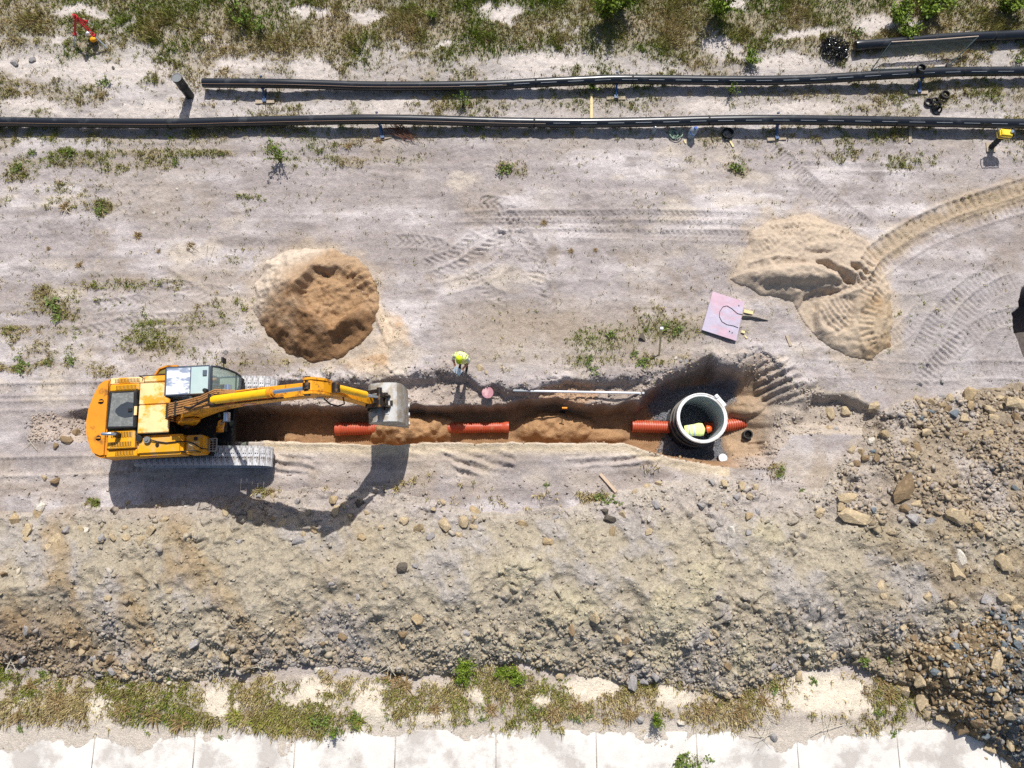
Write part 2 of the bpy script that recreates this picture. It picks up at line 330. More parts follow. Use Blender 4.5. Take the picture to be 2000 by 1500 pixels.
# ---- tyre and crawler tracks
RUTC = np.zeros_like(X)
def track(path, width, kind, per, amp, fade=.35, sink=.03, berm=.03, colr=.3):
    global Z
    P = [W(*p) for p in path]; Q = []
    for i in range(len(P) - 1):      # catmull-rom
        p0, p1, p2, p3 = P[max(i - 1, 0)], P[i], P[i + 1], P[min(i + 2, len(P) - 1)]
        n = max(2, int((p2 - p1).length / .35))
        for k in range(n):
            t = k / n; Q.append(0.5 * ((2 * p1) + (p2 - p0) * t + (2 * p0 - 5 * p1 + 4 * p2 - p3) * t * t + (3 * p1 - p0 - 3 * p2 + p3) * t ** 3))
    Q.append(P[-1]); best = np.full(X.shape, 9e9); sarr = np.zeros_like(X); tarr = np.zeros_like(X); acc = 0
    for a, b in zip(Q[:-1], Q[1:]):
        r = width; i0, i1 = np.searchsorted(ys, [min(a.y, b.y) - r, max(a.y, b.y) + r]); j0, j1 = np.searchsorted(xs, [min(a.x, b.x) - r, max(a.x, b.x) + r])
        e = b - a; l = e.length
        if l < 1e-6 or i1 <= i0 or j1 <= j0: acc += l; continue
        sx = X[i0:i1, j0:j1] - a.x; sy = Y[i0:i1, j0:j1] - a.y
        al = np.clip((sx * e.x + sy * e.y) / l, 0, l); dd = np.hypot(sx - e.x / l * al, sy - e.y / l * al); lat = (sy * e.x - sx * e.y) / l
        c = best[i0:i1, j0:j1]; m = dd < c
        c[m] = dd[m]; sarr[i0:i1, j0:j1][m] = (acc + al)[m]; tarr[i0:i1, j0:j1][m] = lat[m]; acc += l
    hw = width / 2; m = ss(hw, hw - .05, best) * ss(0, fade, sarr) * ss(0, fade, acc - sarr)
    m = m * (0.25 + .75 * ss(.15, .75, vn(X * .9, Y * .9, 8)))
    ab = np.abs(tarr)
    jl = TAB[9][(np.floor(sarr / per).astype(np.int64) * 7) & 255, (tarr > 0).astype(int) * 3]; amp = amp * .95 * (.45 + .9 * jl); sarr = sarr + .04 * n_clod; sink = sink * .75; berm = berm * .7
    if kind == 'chev': q = ((sarr + ab * 0.75) / per) % 1.0; pat = ss(.25, .4, q) * ss(.95, .75, q) * ss(.02, .05, ab)
    elif kind == 'lug':
        q = ((sarr + (ab * 1.6) ** 1.5 * .8 + np.where(tarr > 0, per / 2, 0)) / per) % 1.0; pat = ss(.2, .35, q) * ss(.85, .65, q)
    else: q = (sarr / per) % 1.0; pat = ss(.1, .3, q) * ss(.9, .7, q)
    Z += m * (amp * (pat - .5) - sink) + np.exp(-((best - hw) / .07) ** 2) * berm * ss(0, fade, sarr) * ss(0, fade, acc - sarr) * (best < 2 * width)
    np.maximum(RUTC, m * colr, out=RUTC)
track([(880, 424), (1100, 421), (1300, 420), (1500, 428)], .42, 'chev', .20, .055)
track([(1080, 452), (1250, 456), (1500, 462)], .45, 'chev', .20, .05)
track([(900, 440), (1000, 436), (1480, 441)], .40, 'chev', .20, .03)
track([(840, 545), (900, 520), (960, 480), (1000, 440), (985, 400), (930, 395)], .55, 'lug', .26, .07)
track([(840, 570), (930, 545), (990, 510), (1010, 480)], .5, 'chev', .15, .05)
track([(905, 430), (960, 455), (1020, 500), (1060, 560), (1080, 620)], .55, 'lug', .26, .06)
track([(950, 395), (1010, 440), (1050, 500), (1070, 560)], .5, 'lug', .26, .05)
track([(820, 520), (880, 500), (930, 460)], .5, 'lug', .24, .06)
track([(760, 470), (860, 480), (940, 560), (1000, 590)], .5, 'lug', .26, .045)
track([(1500, 275), (1560, 335), (1630, 395), (1710, 450)], .55, 'bar', .15, .04)
track([(1560, 322), (1660, 326), (1800, 328)], .35, 'chev', .2, .04)
track([(300, 520), (360, 560), (420, 590)], .5, 'lug', .26, .04)
track([(170, 600), (260, 590), (330, 560), (450, 575)], .5, 'lug', .26, .045)
track([(120, 660), (260, 630), (400, 620), (520, 610)], .5, 'lug', .26, .04)
for yy, k in ((760, .05), (905, .045)):
    track([(-40, yy + 8), (120, yy + 4), (300, yy)], .62, 'bar', .19, k, berm=.05)
track([(-60, 788), (100, 786), (200, 782)], .5, 'bar', .19, .03)
track([(540, 885), (700, 884), (900, 882), (1080, 884)], .60, 'bar', .14, .022, sink=.02)
track([(1995, 545), (1930, 570), (1880, 620), (1850, 680), (1800, 730)], .62, 'bar', .19, .05)
track([(1960, 520), (1890, 560), (1830, 620), (1790, 690)], .55, 'bar', .19, .05)
track([(1700, 718), (1820, 728), (1920, 722), (2040, 725)], .62, 'bar', .17, .045)
track([(2050, 610), (1960, 620), (1900, 650), (1840, 700), (1790, 760)], .60, 'bar', .19, .05)
track([(1560, 716), (1640, 722), (1700, 716)], .6, 'bar', .17, .04)
track([(1740, 560), (1800, 560), (1860, 540)], .5, 'bar', .15, .03)
track([(1660, 700), (1760, 650), (1800, 600)], .55, 'bar', .18, .03)
track([(690, 690), (745, 725), (775, 760)], .55, 'bar', .12, .02)
SANDT = [(1660, 560), (1700, 500), (1760, 458), (1820, 425), (1900, 395), (2060, 345)]
track(SANDT, .62, 'bar', .30, .13, berm=.09, colr=0)
track([(a + 12, b + 34) for a, b in SANDT], .50, 'bar', .22, .08, berm=.05, colr=0)
z_ground = Z
# colour mask for the sand spilled along that track
sp = np.zeros_like(X)
for a, b in zip(SANDT[:-1], SANDT[1:]):
    A, B = W(*a), W(*b); e = B - A; t = np.clip(((X - A.x) * e.x + (Y - A.y) * e.y) / e.length_squared, 0, 1)
    sp = np.maximum(sp, ss(.75, .15, np.hypot(X - A.x - e.x * t, Y - .15 - A.y - e.y * t + .3) + .25 * n_clod + .2 * n_mid))

# ------------------------------------------------------------------ heaps (height above ground)
def slope_heap(poly, ang, cap, z=0.0, soft=.25, wob=.12):
    d = sdist(X, Y, WP(poly, z)) + wob * n_clod + .5 * wob * n_sm; h = np.clip(d, 0, None) * math.tan(math.radians(ang))
    return cap * (1 - np.exp(-h / cap * 1.25)) , d
# sand heap with the dug-out hollow
H1, d1 = slope_heap([(497, 605), (500, 550), (522, 508), (565, 486), (640, 484), (692, 502), (724, 532), (738, 570), (742, 605), (728, 645), (702, 678), (660, 702), (612, 708), (566, 692), (532, 668), (512, 638)], 38, 1.95, wob=.12)
dh = sdist(X + .22 * n_mid + .1 * n_clod, Y + .16 * fbm(X, Y, .7, 3, 9), WP([(576, 580), (585, 556), (606, 536), (612, 522), (640, 518), (672, 505), (688, 499), (716, 512), (750, 545), (765, 590), (745, 612), (705, 606), (682, 622), (655, 640), (636, 640), (612, 624), (588, 606)], .65)) + .07 * n_clod + .03 * n_sm
bowl = .40 + .10 * n_clod + .03 * n_sm + .07 * blkA - .30 * ss(590, 740, PX)
H1 = np.where(dh > -.05, np.minimum(H1, mixv(H1, np.maximum(bowl, .06), ss(-.03, .20 + .55 * ss(655, 700, PX) * ss(600, 565, PY), dh))), H1)
d1b = sdist(X + .25 * n_mid + .1 * n_clod, Y + .18 * fbm(X, Y, .7, 3, 9), WP([(640, 648), (668, 640), (712, 622), (735, 650), (712, 690), (650, 700), (628, 680)], .4)) + .06 * n_clod
H1 = np.where(d1b > 0, mixv(H1, np.minimum(H1, .10 + .05 * n_clod), ss(0, .40, d1b)), H1)
dsc = sdist(X, Y, WP([(672, 512), (700, 505), (742, 550), (735, 585), (700, 590), (668, 560)], .4)); tt = X * math.cos(2.2) + Y * math.sin(2.2)
H1 += ss(0, .15, dsc) * .13 * (((tt / .27) % 1) - .5)
H1 += (d1 > 0.02) * (.05 * n_sm + .025 * n_fine + .06 * np.abs(n_clod) - .02 + .03 * blkB * ss(.2, .6, n_mid) + .03 * n_clod) * ss(0, .3, d1)
sandflat = ss(0, .5, sdist(X, Y, WP([(730, 585), (770, 600), (815, 640), (812, 680), (780, 690), (770, 745), (700, 745), (660, 720), (640, 705), (700, 690), (735, 640)])) + .2 * n_clod)
z_ground += sandflat * (.05 + .05 * n_clod + .03 * blkB); strip = ss(0, .08, sdist(X, Y, WP([(722, 600), (744, 594), (776, 668), (754, 678)]))); z_ground = mixv(z_ground, .13 + 0 * X, strip * .9)
# broad flattened sand heap, driven over and scooped
H2, d2 = slope_heap([(1428, 545), (1448, 505), (1466, 455), (1508, 426), (1580, 418), (1642, 442), (1690, 468), (1716, 520), (1736, 560), (1744, 620), (1738, 672), (1704, 704), (1662, 700), (1604, 672), (1566, 628), (1548, 590), (1480, 574)], 40, .50, wob=.10)
H2 += ss(0, .4, d2) * .36 * ss(1.0, .0, ((PX - 1570) / 120) ** 2 + ((PY - 545) / 22) ** 2)            # ridge
def gouge(poly, dep, z=.5, soft=.18):
    global H2
    d = sdist(X, Y, WP(poly, z)) + .04 * n_sm; H2 -= dep * ss(0, soft, d)
gouge([(1588, 508), (1618, 504), (1660, 531), (1682, 556), (1655, 556), (1618, 540)], .45)
gouge([(1568, 488), (1610, 484), (1650, 492), (1600, 500)], .16)
gouge([(1660, 508), (1682, 512), (1688, 532), (1664, 530)], .40)
gouge([(1572, 572), (1600, 556), (1650, 560), (1690, 548), (1640, 575), (1610, 590), (1600, 660), (1580, 630), (1566, 600)], .30)
gouge([(1590, 585), (1640, 570), (1680, 575), (1672, 640), (1640, 655), (1605, 625)], .14)
dr = sdist(X, Y, WP([(1585, 600), (1620, 572), (1672, 580), (1665, 640), (1632, 655)], .3)); cR = W(1700, 560)
rr = np.hypot(X - cR.x, Y - cR.y); H2 += ss(0, .15, dr) * .09 * (np.abs(((rr / .17) % 1) - .5) * 2 - .5)
H2 += (d2 > 0) * ss(0, .35, d2) * (.035 * n_sm + .02 * n_fine + .07 * fbm(X, Y, .5, 3, 21, ax=1) + .05 * fbm(X, Y, 1.2, 2, 5))
H2 += ss(0, .2, d2) * ss(.9, .5, ((PX - 1690) / 60) ** 2 + ((PY - 640) / 55) ** 2) * .05 * n_clod
zz_ = Z; Z = H2.copy()
track([(1470, 438), (1560, 432), (1690, 462)], .42, 'chev', .2, .06, sink=.01)
track([(1450, 455), (1560, 452), (1640, 458), (1720, 462)], .42, 'chev', .2, .07, sink=.02)
track([(1540, 490), (1620, 475), (1680, 480)], .4, 'chev', .2, .05, sink=.01)
track([(1470, 500), (1520, 470), (1560, 440)], .5, 'bar', .14, .05, sink=.01)
track([(1700, 535), (1660, 560), (1610, 580), (1580, 610), (1590, 640)], .5, 'bar', .2, .08, sink=.05, berm=.06)
track([(1720, 560), (1690, 600), (1680, 650), (1700, 690)], .5, 'bar', .2, .08, sink=.04, berm=.05)
track([(1450, 530), (1510, 520), (1570, 528), (1620, 548)], .35, 'bar', .5, .05, sink=.07, berm=.06)
H2 = np.where(d2 > .02, Z, H2); Z = zz_
H2 = np.where(d2 > 0, np.maximum(H2, .03), 0)
# long spoil bank
yt = rbf([(-300, 1010), (0, 1000), (60, 1000), (130, 985), (250, 985), (400, 975), (520, 960), (650, 950), (760, 955), (900, 990), (1000, 1000), (1100, 990), (1180, 965), (1260, 945), (1380, 930), (1450, 925), (1530, 960), (1600, 950), (1640, 890), (1680, 862), (1700, 815), (1740, 788), (1800, 772), (1900, 762), (2000, 748), (2400, 740)], PX)
yf = rbf([(-300, 1290), (0, 1295), (100, 1318), (250, 1338), (400, 1330), (500, 1306), (600, 1302), (720, 1308), (880, 1322), (1000, 1292), (1100, 1312), (1230, 1342), (1300, 1338), (1400, 1366), (1480, 1352), (1560, 1308), (1680, 1305), (1760, 1335), (1800, 1384), (1860, 1425), (1950, 1470), (2400, 1500)], PX)
yt = yt + 10 * n_mid + 8 * n_clod; yf = yf + 9 * n_mid + 8 * n_clod
yc = rbf([(-300, 1130), (0, 1130), (400, 1150), (900, 1165), (1400, 1170), (1700, 1150), (2400, 1120)], PX) + 22 * fbm(X, Y, 2.5, 2, 2)
hc = rbf([(-300, 1.1), (0, 1.05), (500, 1.15), (1000, 1.2), (1500, 1.3), (2400, 1.4)], PX) * (1 + .14 * fbm(X, Y, 2.0, 2, 6))
up_ = np.clip((PY - yt) / (yc - yt), 0, 1); dn = np.clip((yf - PY) / (yf - yc), 0, 1)
up_ = np.clip((PY - yt) / (yc + 60 - yt), 1e-3, 2) ** .85; dn = np.clip((yf - PY) / (yf - yc + 60), 1e-3, 2) ** .9; H3 = hc * (up_ ** -3.0 + dn ** -3.0) ** (-1 / 3.0) * 1.12
H3 = np.where((PY > yt) & (PY < yf), H3, 0); in3 = ss(0, 12, PY - yt) * ss(0, 10, yf - PY)
chute = fbm(X + .35 * Y, Y * .35, .75, 3, 13)
H3 += in3 * (.17 * chute * ss(1060, 1180, PY) + .14 * n_clod + .07 * n_sm + .03 * n_fine + .17 * n_mid - .10 * np.clip(n_clod * 1.5 - .2, 0, .3) + .20 * blkA * ss(.1, .5, fbm(X, Y, 1.3, 3, 15) + .1 * ss(1180, 1280, PY)) + .05 * blkB * (.4 + .8 * ss(1120, 1250, PY)))
H3 = np.where(in3 > 0, np.maximum(H3, .02), 0)
# grey-brown rubble heap in the corner
H4, d4 = slope_heap([(1748, 1300), (1738, 1245), (1790, 1200), (1850, 1152), (1920, 1122), (2150, 1080), (2300, 1300), (2200, 1580), (2060, 1540), (1990, 1502), (1945, 1468), (1884, 1432), (1802, 1378), (1768, 1335)], 42, 1.5, wob=.2)
H4 += (d4 > 0) * ss(0, .3, d4) * (.12 * n_clod + .05 * n_sm + .02 * n_fine + .16 * blkA + .07 * blkB)
H4 = np.where(d4 > 0, np.maximum(H4 + .1, .02), 0)
HALL = np.maximum.reduce([np.where(d1 > 0, np.maximum(H1, 0), 0), H2, H3, H4])
ZT = z_ground + HALL
def zat(x, y):
    j = min(max(int(np.searchsorted(xs, x)) - 1, 0), NX - 2); i = min(max(int(np.searchsorted(ys, y)) - 1, 0), NY - 2)
    a = (x - xs[j]) / (xs[j + 1] - xs[j]); b = (y - ys[i]) / (ys[i + 1] - ys[i])
    return float((ZT[i, j] * (1 - a) + ZT[i, j + 1] * a) * (1 - b) + (ZT[i + 1, j] * (1 - a) + ZT[i + 1, j + 1] * a) * b)
def zatv(x, y):
    j = np.clip(np.searchsorted(xs, x) - 1, 0, NX - 2); i = np.clip(np.searchsorted(ys, y) - 1, 0, NY - 2)
    a = (x - xs[j]) / (xs[j + 1] - xs[j]); b = (y - ys[i]) / (ys[i + 1] - ys[i])
    return (ZT[i, j] * (1 - a) + ZT[i, j + 1] * a) * (1 - b) + (ZT[i + 1, j] * (1 - a) + ZT[i + 1, j + 1] * a) * b
def fieldv(A, x, y):
    return A[np.clip(np.searchsorted(ys, y), 0, NY - 1), np.clip(np.searchsorted(xs, x), 0, NX - 1)]
def P(px, py, h=0.0):
    """world point of a picture point lying h above the terrain"""
    p = W(px, py, 0)
    for _ in range(7): p = W(px, py, zat(p.x, p.y) + h)
    return p

# ------------------------------------------------------------------ soil colours (albedo, some shade painted in)
def C(r, g, b): return np.array(lin(r, g, b), np.float32) * 0.80
def blend(c, col, m): return c + (col - c) * m[..., None]
c = np.zeros((NY, NX, 3), np.float32) + C(185, 174, 170)
nb = 0.5 + .5 * n_big; st = .5 + .5 * n_str
c = blend(c, C(218, 208, 204), ss(.40, .68, st * .6 + .4 * (.5 + .5 * n_mid)))
c = blend(c, C(142, 131, 124), ss(.1, .55, fbm(X, Y, .5, 4, 11, ax=3, g=.65)) * .6)
c = blend(c, C(160, 142, 122), ss(.05, .5, fbm(X, Y, 1.5, 4, 13, g=.65)) * ss(330, 400, PY) * .5)
c = blend(c, C(165, 153, 147), ss(.5, .75, .5 + .5 * fbm(X, Y, .8, 3, 14, ax=5)) * .6)
c = blend(c, C(182, 166, 146), ss(.5, .9, .5 + .5 * fbm(X, Y, 2.4, 3, 16)) * .55)
c = blend(c, C(222, 206, 184), ss(.62, .8, .5 + .5 * fbm(X, Y, 1.0, 3, 19, ax=2)) * .5)
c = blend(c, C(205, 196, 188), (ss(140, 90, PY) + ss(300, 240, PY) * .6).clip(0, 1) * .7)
c = blend(c, C(226, 214, 204), bare * .8)
c = blend(c, C(178, 160, 140), ss(560, 640, PY) * ss(740, 700, PY) * ss(830, 900, PX) * ss(1400, 1340, PX) * .55)
c = blend(c, C(162, 154, 151), RUTC.clip(0, 1) * .7)
c = blend(c, C(176, 168, 166), ss(1700, 1800, PX) * ss(500, 560, PY) * ss(780, 740, PY) * .6)
thatch = C(162, 148, 118)[None, None] + (C(124, 122, 76) - C(162, 148, 118))[None, None] * ss(-.2, .5, n_mid)[..., None]
c = c + (thatch - c) * (grass * .75)[..., None]
south = ss(1290, 1330, PY)
c = blend(c, C(236, 222, 200), south * bare)
c = blend(c, C(206, 190, 168), south * (1 - bare) * .5)
c = blend(c, C(196, 176, 148), ss(870, 900, PY) * ss(985, 930, PY) * ss(.2, .8, .5 + .5 * n_mid) * .35)
c = blend(c, C(236, 214, 178), np.exp(-((s_ + .16) / .22) ** 2) * (X > XP(520)) * (X < XP(1420)) * .75)
c = blend(c, C(222, 198, 170), sandflat * .85)
c = blend(c, C(196, 160, 124), sandflat * ss(.0, .4, n_clod) * .8); c = blend(c, C(228, 204, 176), strip)
c = blend(c, C(184, 162, 132), sp * .8)
spl = np.maximum(ss(-.55, .05, d1 + .35 * n_clod + .25 * n_mid), ss(-.5, .05, d2 + .35 * n_clod + .25 * n_mid)); c = blend(c, C(200, 180, 154), spl * .5)
c = blend(c, C(222, 210, 194), ss(1395, 1425, PY) * .7)
far = np.maximum(ss(21.4, 22.4, Y), np.maximum(ss(20.8, 22.5, np.abs(X)), ss(-8.6, -9.6, Y))); c = blend(c, C(168, 156, 128), far)
inT = (d_ > 0) & (s_ > 0) & (X > XP(60)) & (X < XP(1790))
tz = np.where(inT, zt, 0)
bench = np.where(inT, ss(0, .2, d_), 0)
c = blend(c, C(196, 176, 158), bench * .7)
c = blend(c, C(206, 160, 118), bench * ss(.1, .5, n_mid) * .6 * ss(900, 960, PX) * ss(1300, 1200, PX))
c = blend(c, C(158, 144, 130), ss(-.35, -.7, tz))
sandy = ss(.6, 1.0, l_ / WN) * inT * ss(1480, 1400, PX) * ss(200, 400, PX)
c = blend(c, C(168, 132, 98), sandy)
c = blend(c, C(186, 146, 106), sandy * ss(.08, .25, mound))
c = blend(c, C(120, 100, 86), sandy * ss(560, 480, PX) * .6)  # shadow on the floor's left end, painted as darker brown
c = blend(c, C(200, 168, 132), inT * ss(1420, 1450, PX) * ss(1540, 1480, PX) * ss(-.2, -.4, tz) * .6); c = blend(c, C(192, 178, 162), inT * ss(1490, 1550, PX) * .8)
pad = ss(0, .25, sdist(X, Y, WP([(1262, 792), (1280, 760), (1340, 748), (1410, 735), (1440, 745), (1440, 790), (1415, 800), (1412, 905), (1390, 912), (1310, 896), (1280, 885), (1292, 850), (1275, 820)], -1.4)) + .12 * n_clod) * inT
c = blend(c, C(126, 128, 136), pad)
c = blend(c, C(108, 100, 96), ss(0, .15, dp))  # shadow inside the right-hand pit, painted as dark grey
c *= (1 + .10 * n_fine + .10 * n_sm + .05 * n_mid)[..., None]
# heap colours
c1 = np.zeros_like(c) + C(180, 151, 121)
c1 = blend(c1, C(146, 112, 80), ss(-.1, .5, n_mid + .5 * (PY - 610) / 90)); c1 = blend(c1, C(216, 198, 178), ss(-.3, .8, (575 - PX) / 60 + (560 - PY) / 60 + .5 * n_mid))  # south flank's shade painted in as darker brown; paler sand north-west
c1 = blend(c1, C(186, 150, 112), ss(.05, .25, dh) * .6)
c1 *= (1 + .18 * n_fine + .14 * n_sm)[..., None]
c2 = np.zeros_like(c) + C(200, 181, 160)
c2 = blend(c2, C(176, 150, 116), ss(1640, 1700, PX) * ss(560, 600, PY) * .8 + 0 * X); c2 = blend(c2, C(206, 186, 160), ss(0, .6, n_mid) * .6)
c2 = blend(c2, C(168, 128, 84), ss(.1, .6, n_clod) * ss(1680, 1720, PX) * .5 + 0 * X)
c2 *= (1 + .10 * n_fine + .09 * n_sm + .06 * n_mid)[..., None]
c3 = np.zeros_like(c) + C(183, 171, 150)
nS = fbm(X + .5 * Y, Y, 1.4, 3, 20); nS2 = fbm(X + .4 * Y, Y * .7, 1.0, 3, 22)
c3 = blend(c3, C(180, 172, 166), ss(-.1, .45, nS + .4 * n_sm + .3 * n_clod) * .8); c3 = blend(c3, C(172, 148, 112), ss(-.1, .5, nS2 + .3 * n_clod) * ss(900, 400, PX) * .8)
c3 = blend(c3, C(197, 186, 156), ss(-.1, .5, n_mid) * ss(800, 1100, PX) * ss(1750, 1600, PX) * .7)
c3 = blend(c3, C(190, 178, 172), ss(1040, 985, PY) * .6 + 0 * X)
c3 = blend(c3, C(158, 138, 108), ss(1620, 1760, PX + 40 * n_mid) * ss(.0, .4, nS2 + .25) * .65)
c3 = blend(c3, C(132, 104, 70), ss(300, 60, PX) * ss(1130, 1230, PY) * .6)
c3 *= (.92 + .13 * n_fine + .13 * n_sm + .16 * rb_ * ss(.02, .2, wb))[..., None]
c4 = np.zeros_like(c) + C(134, 116, 90)
c4 = blend(c4, C(112, 116, 118), ss(0, .4, n_mid + (PX - 1880) / 150)); c4 *= (1 + .15 * n_fine + .15 * n_sm)[..., None]

def soil_mat(name, bump, bs, fs, fa):
    return pm(name, (0, 0, 0), rough=.95, var=.13, vs=9, bump=bump, bs=bs, attr="col", spec=.15, fine=(fs, fa))
def grid_obj(name, zz, keep, colr, mat):
    """one mesh from the kept cells of the grid"""
    used = np.zeros((NY, NX), bool); used[:-1, :-1] |= keep; used[1:, :-1] |= keep; used[:-1, 1:] |= keep; used[1:, 1:] |= keep
    idx = np.full((NY, NX), -1, np.int64); nvv = int(used.sum()); idx[used] = np.arange(nvv)
    co = np.stack([X[used], Y[used], zz[used]], 1).astype(np.float32)
    q = np.stack([idx[:-1, :-1], idx[:-1, 1:], idx[1:, 1:], idx[1:, :-1]], -1)[keep].astype(np.int32); nf = len(q)
    me = bpy.data.meshes.new(name); me.vertices.add(nvv); me.vertices.foreach_set("co", co.ravel())
    me.loops.add(nf * 4); me.loops.foreach_set("vertex_index", q.ravel()); me.polygons.add(nf)
    me.polygons.foreach_set("loop_start", np.arange(0, nf * 4, 4, dtype=np.int32)); me.polygons.foreach_set("use_smooth", np.ones(nf, bool))
    me.update(calc_edges=True); a = me.attributes.new("col", 'FLOAT_COLOR', 'POINT')
    a.data.foreach_set("color", np.concatenate([np.clip(colr[used], 0, 1), np.ones((nvv, 1), np.float32)], 1).astype(np.float32).ravel())
    me.materials.append(mat); return link_mesh(name, me)
def cells(mask): return mask[:-1, :-1] | mask[1:, :-1] | mask[:-1, 1:] | mask[1:, 1:]
def cells_all(mask): return mask[:-1, :-1] & mask[1:, :-1] & mask[:-1, 1:] & mask[1:, 1:]
under = cells_all(HALL > .16)
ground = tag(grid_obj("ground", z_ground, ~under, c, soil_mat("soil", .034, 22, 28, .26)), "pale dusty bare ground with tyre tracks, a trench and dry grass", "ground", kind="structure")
def heap(name, Hh, colr, own, mat, label, cat):
    k = cells((Hh > .015) & own); zz = z_ground + np.where(Hh > .015, Hh, -.06)
    return tag(grid_obj(name, zz, k, colr, mat), label, cat)
m1 = np.where(d1 > 0, np.maximum(H1, .0), 0); T_ = np.ones_like(X, bool)
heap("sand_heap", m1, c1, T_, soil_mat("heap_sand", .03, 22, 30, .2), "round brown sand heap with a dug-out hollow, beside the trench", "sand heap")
heap("sand_heap", H2, c2, T_, soil_mat("flat_sand", .02, 24, 30, .16), "broad pale flattened sand heap marked by tyre treads and scoops", "sand heap")
heap("spoil_heap", H3, c3, (H3 >= H4) | (d4 < .4), soil_mat("spoil_soil", .05, 16, 20, .28), "long bank of stony grey and ochre excavated soil along the trench", "spoil heap")
heap("rubble_heap", H4, c4, (H4 >= H3 - .05), soil_mat("rubble_soil", .04, 14, 20, .25), "heap of brown and blue-grey rubble spilling onto the concrete", "rubble heap")
# ------------------------------------------------------------------ excavator
YEL = pm("machine_yellow", lin(240, 168, 14, .9), rough=.42, var=.10, vs=2.5, dirt=(lin(200, 166, 112), .36, 2.6, .75), spec=.5)
HOOD = pm("faded_yellow", lin(238, 166, 40, .92), rough=.5, var=.12, vs=2.0, dirt=(lin(246, 216, 160), .62, 1.7, .85), spec=.45)
CWM = pm("counterweight_yellow", lin(232, 150, 30, .88), rough=.55, var=.16, vs=1.6, dirt=(lin(104, 66, 34), .26, 1.9, .75))
BOOM = pm("boom_yellow", lin(236, 160, 20, .92), rough=.48, var=.14, vs=3, dirt=(lin(128, 82, 36), .36, 4.5, .8), spec=.5)
CYLY = pm("cylinder_yellow", lin(250, 190, 10), rough=.35, var=.08, vs=4, dirt=(lin(215, 140, 20), .3, 4, .7), spec=.6)
BLK = pm("black_metal", lin(26, 26, 26), rough=.6, var=.2, vs=6, dirt=(lin(80, 70, 58), .15, 5, .7))
GREASE = pm("greasy_steel", lin(48, 42, 38), rough=.45, metal=.5, var=.3, vs=12, dirt=(lin(120, 86, 50), .3, 9, .8))
STEEL = pm("worn_track_steel", lin(222, 221, 222, .9), rough=.38, metal=.1, var=.14, vs=7, dirt=(lin(150, 142, 134), .48, 5, .85))
BUCK = pm("worn_bucket_steel", lin(196, 194, 190, .85), rough=.5, metal=.25, var=.15, vs=4, dirt=(lin(158, 144, 122), .55, 3.2, .8))
CHROME = pm("chrome_rod", lin(190, 205, 222), rough=.18, metal=.85, var=.05)
DARKP = pm("dark_cover", lin(52, 58, 66), rough=.55, var=.18, vs=3)
DUSTP = pm("dusty_cover", lin(112, 114, 112), rough=.8, var=.2, vs=5, dirt=(lin(140, 140, 135), .4, 12, .7))
CABG = pm("cab_grey", lin(84, 94, 108), rough=.4, var=.08, vs=4)
CABROOF = pm("worn_roof_paint", lin(240, 240, 240), rough=.5, var=.06, vs=6, dirt=(lin(140, 152, 172), .60, 2.6, 1), stretch=(.6, 1.5, 1))
HATCH = pm("roof_hatch", lin(176, 196, 194), rough=.3, var=.06, vs=3)
HOSE = pm("dusty_hose", lin(176, 128, 78), rough=.7, var=.2, vs=8, dirt=(lin(60, 46, 36), .3, 8))
RUB = pm("black_rubber", lin(30, 30, 32), rough=.7, var=.15)
CGL = glass("cab_glass", (.80, .92, .88), .72)
WHT = pm("white_paint", lin(236, 236, 236), rough=.5, var=.05)
REDW = pm("red_sticker", lin(200, 70, 110), rough=.5, var=.1)
SEATM = pm("seat_fabric", lin(44, 44, 48), rough=.9)

EX = empty("excavator", (-10.3, 3.68, 0.0), 0, "yellow crawler excavator straddling the trench, boom reaching along it", "excavator")
HR = Matrix.Rotation(math.radians(3), 4, 'Z')
ZMAP = None
def HB(): return MB(HR, ZMAP)
EZ = {}
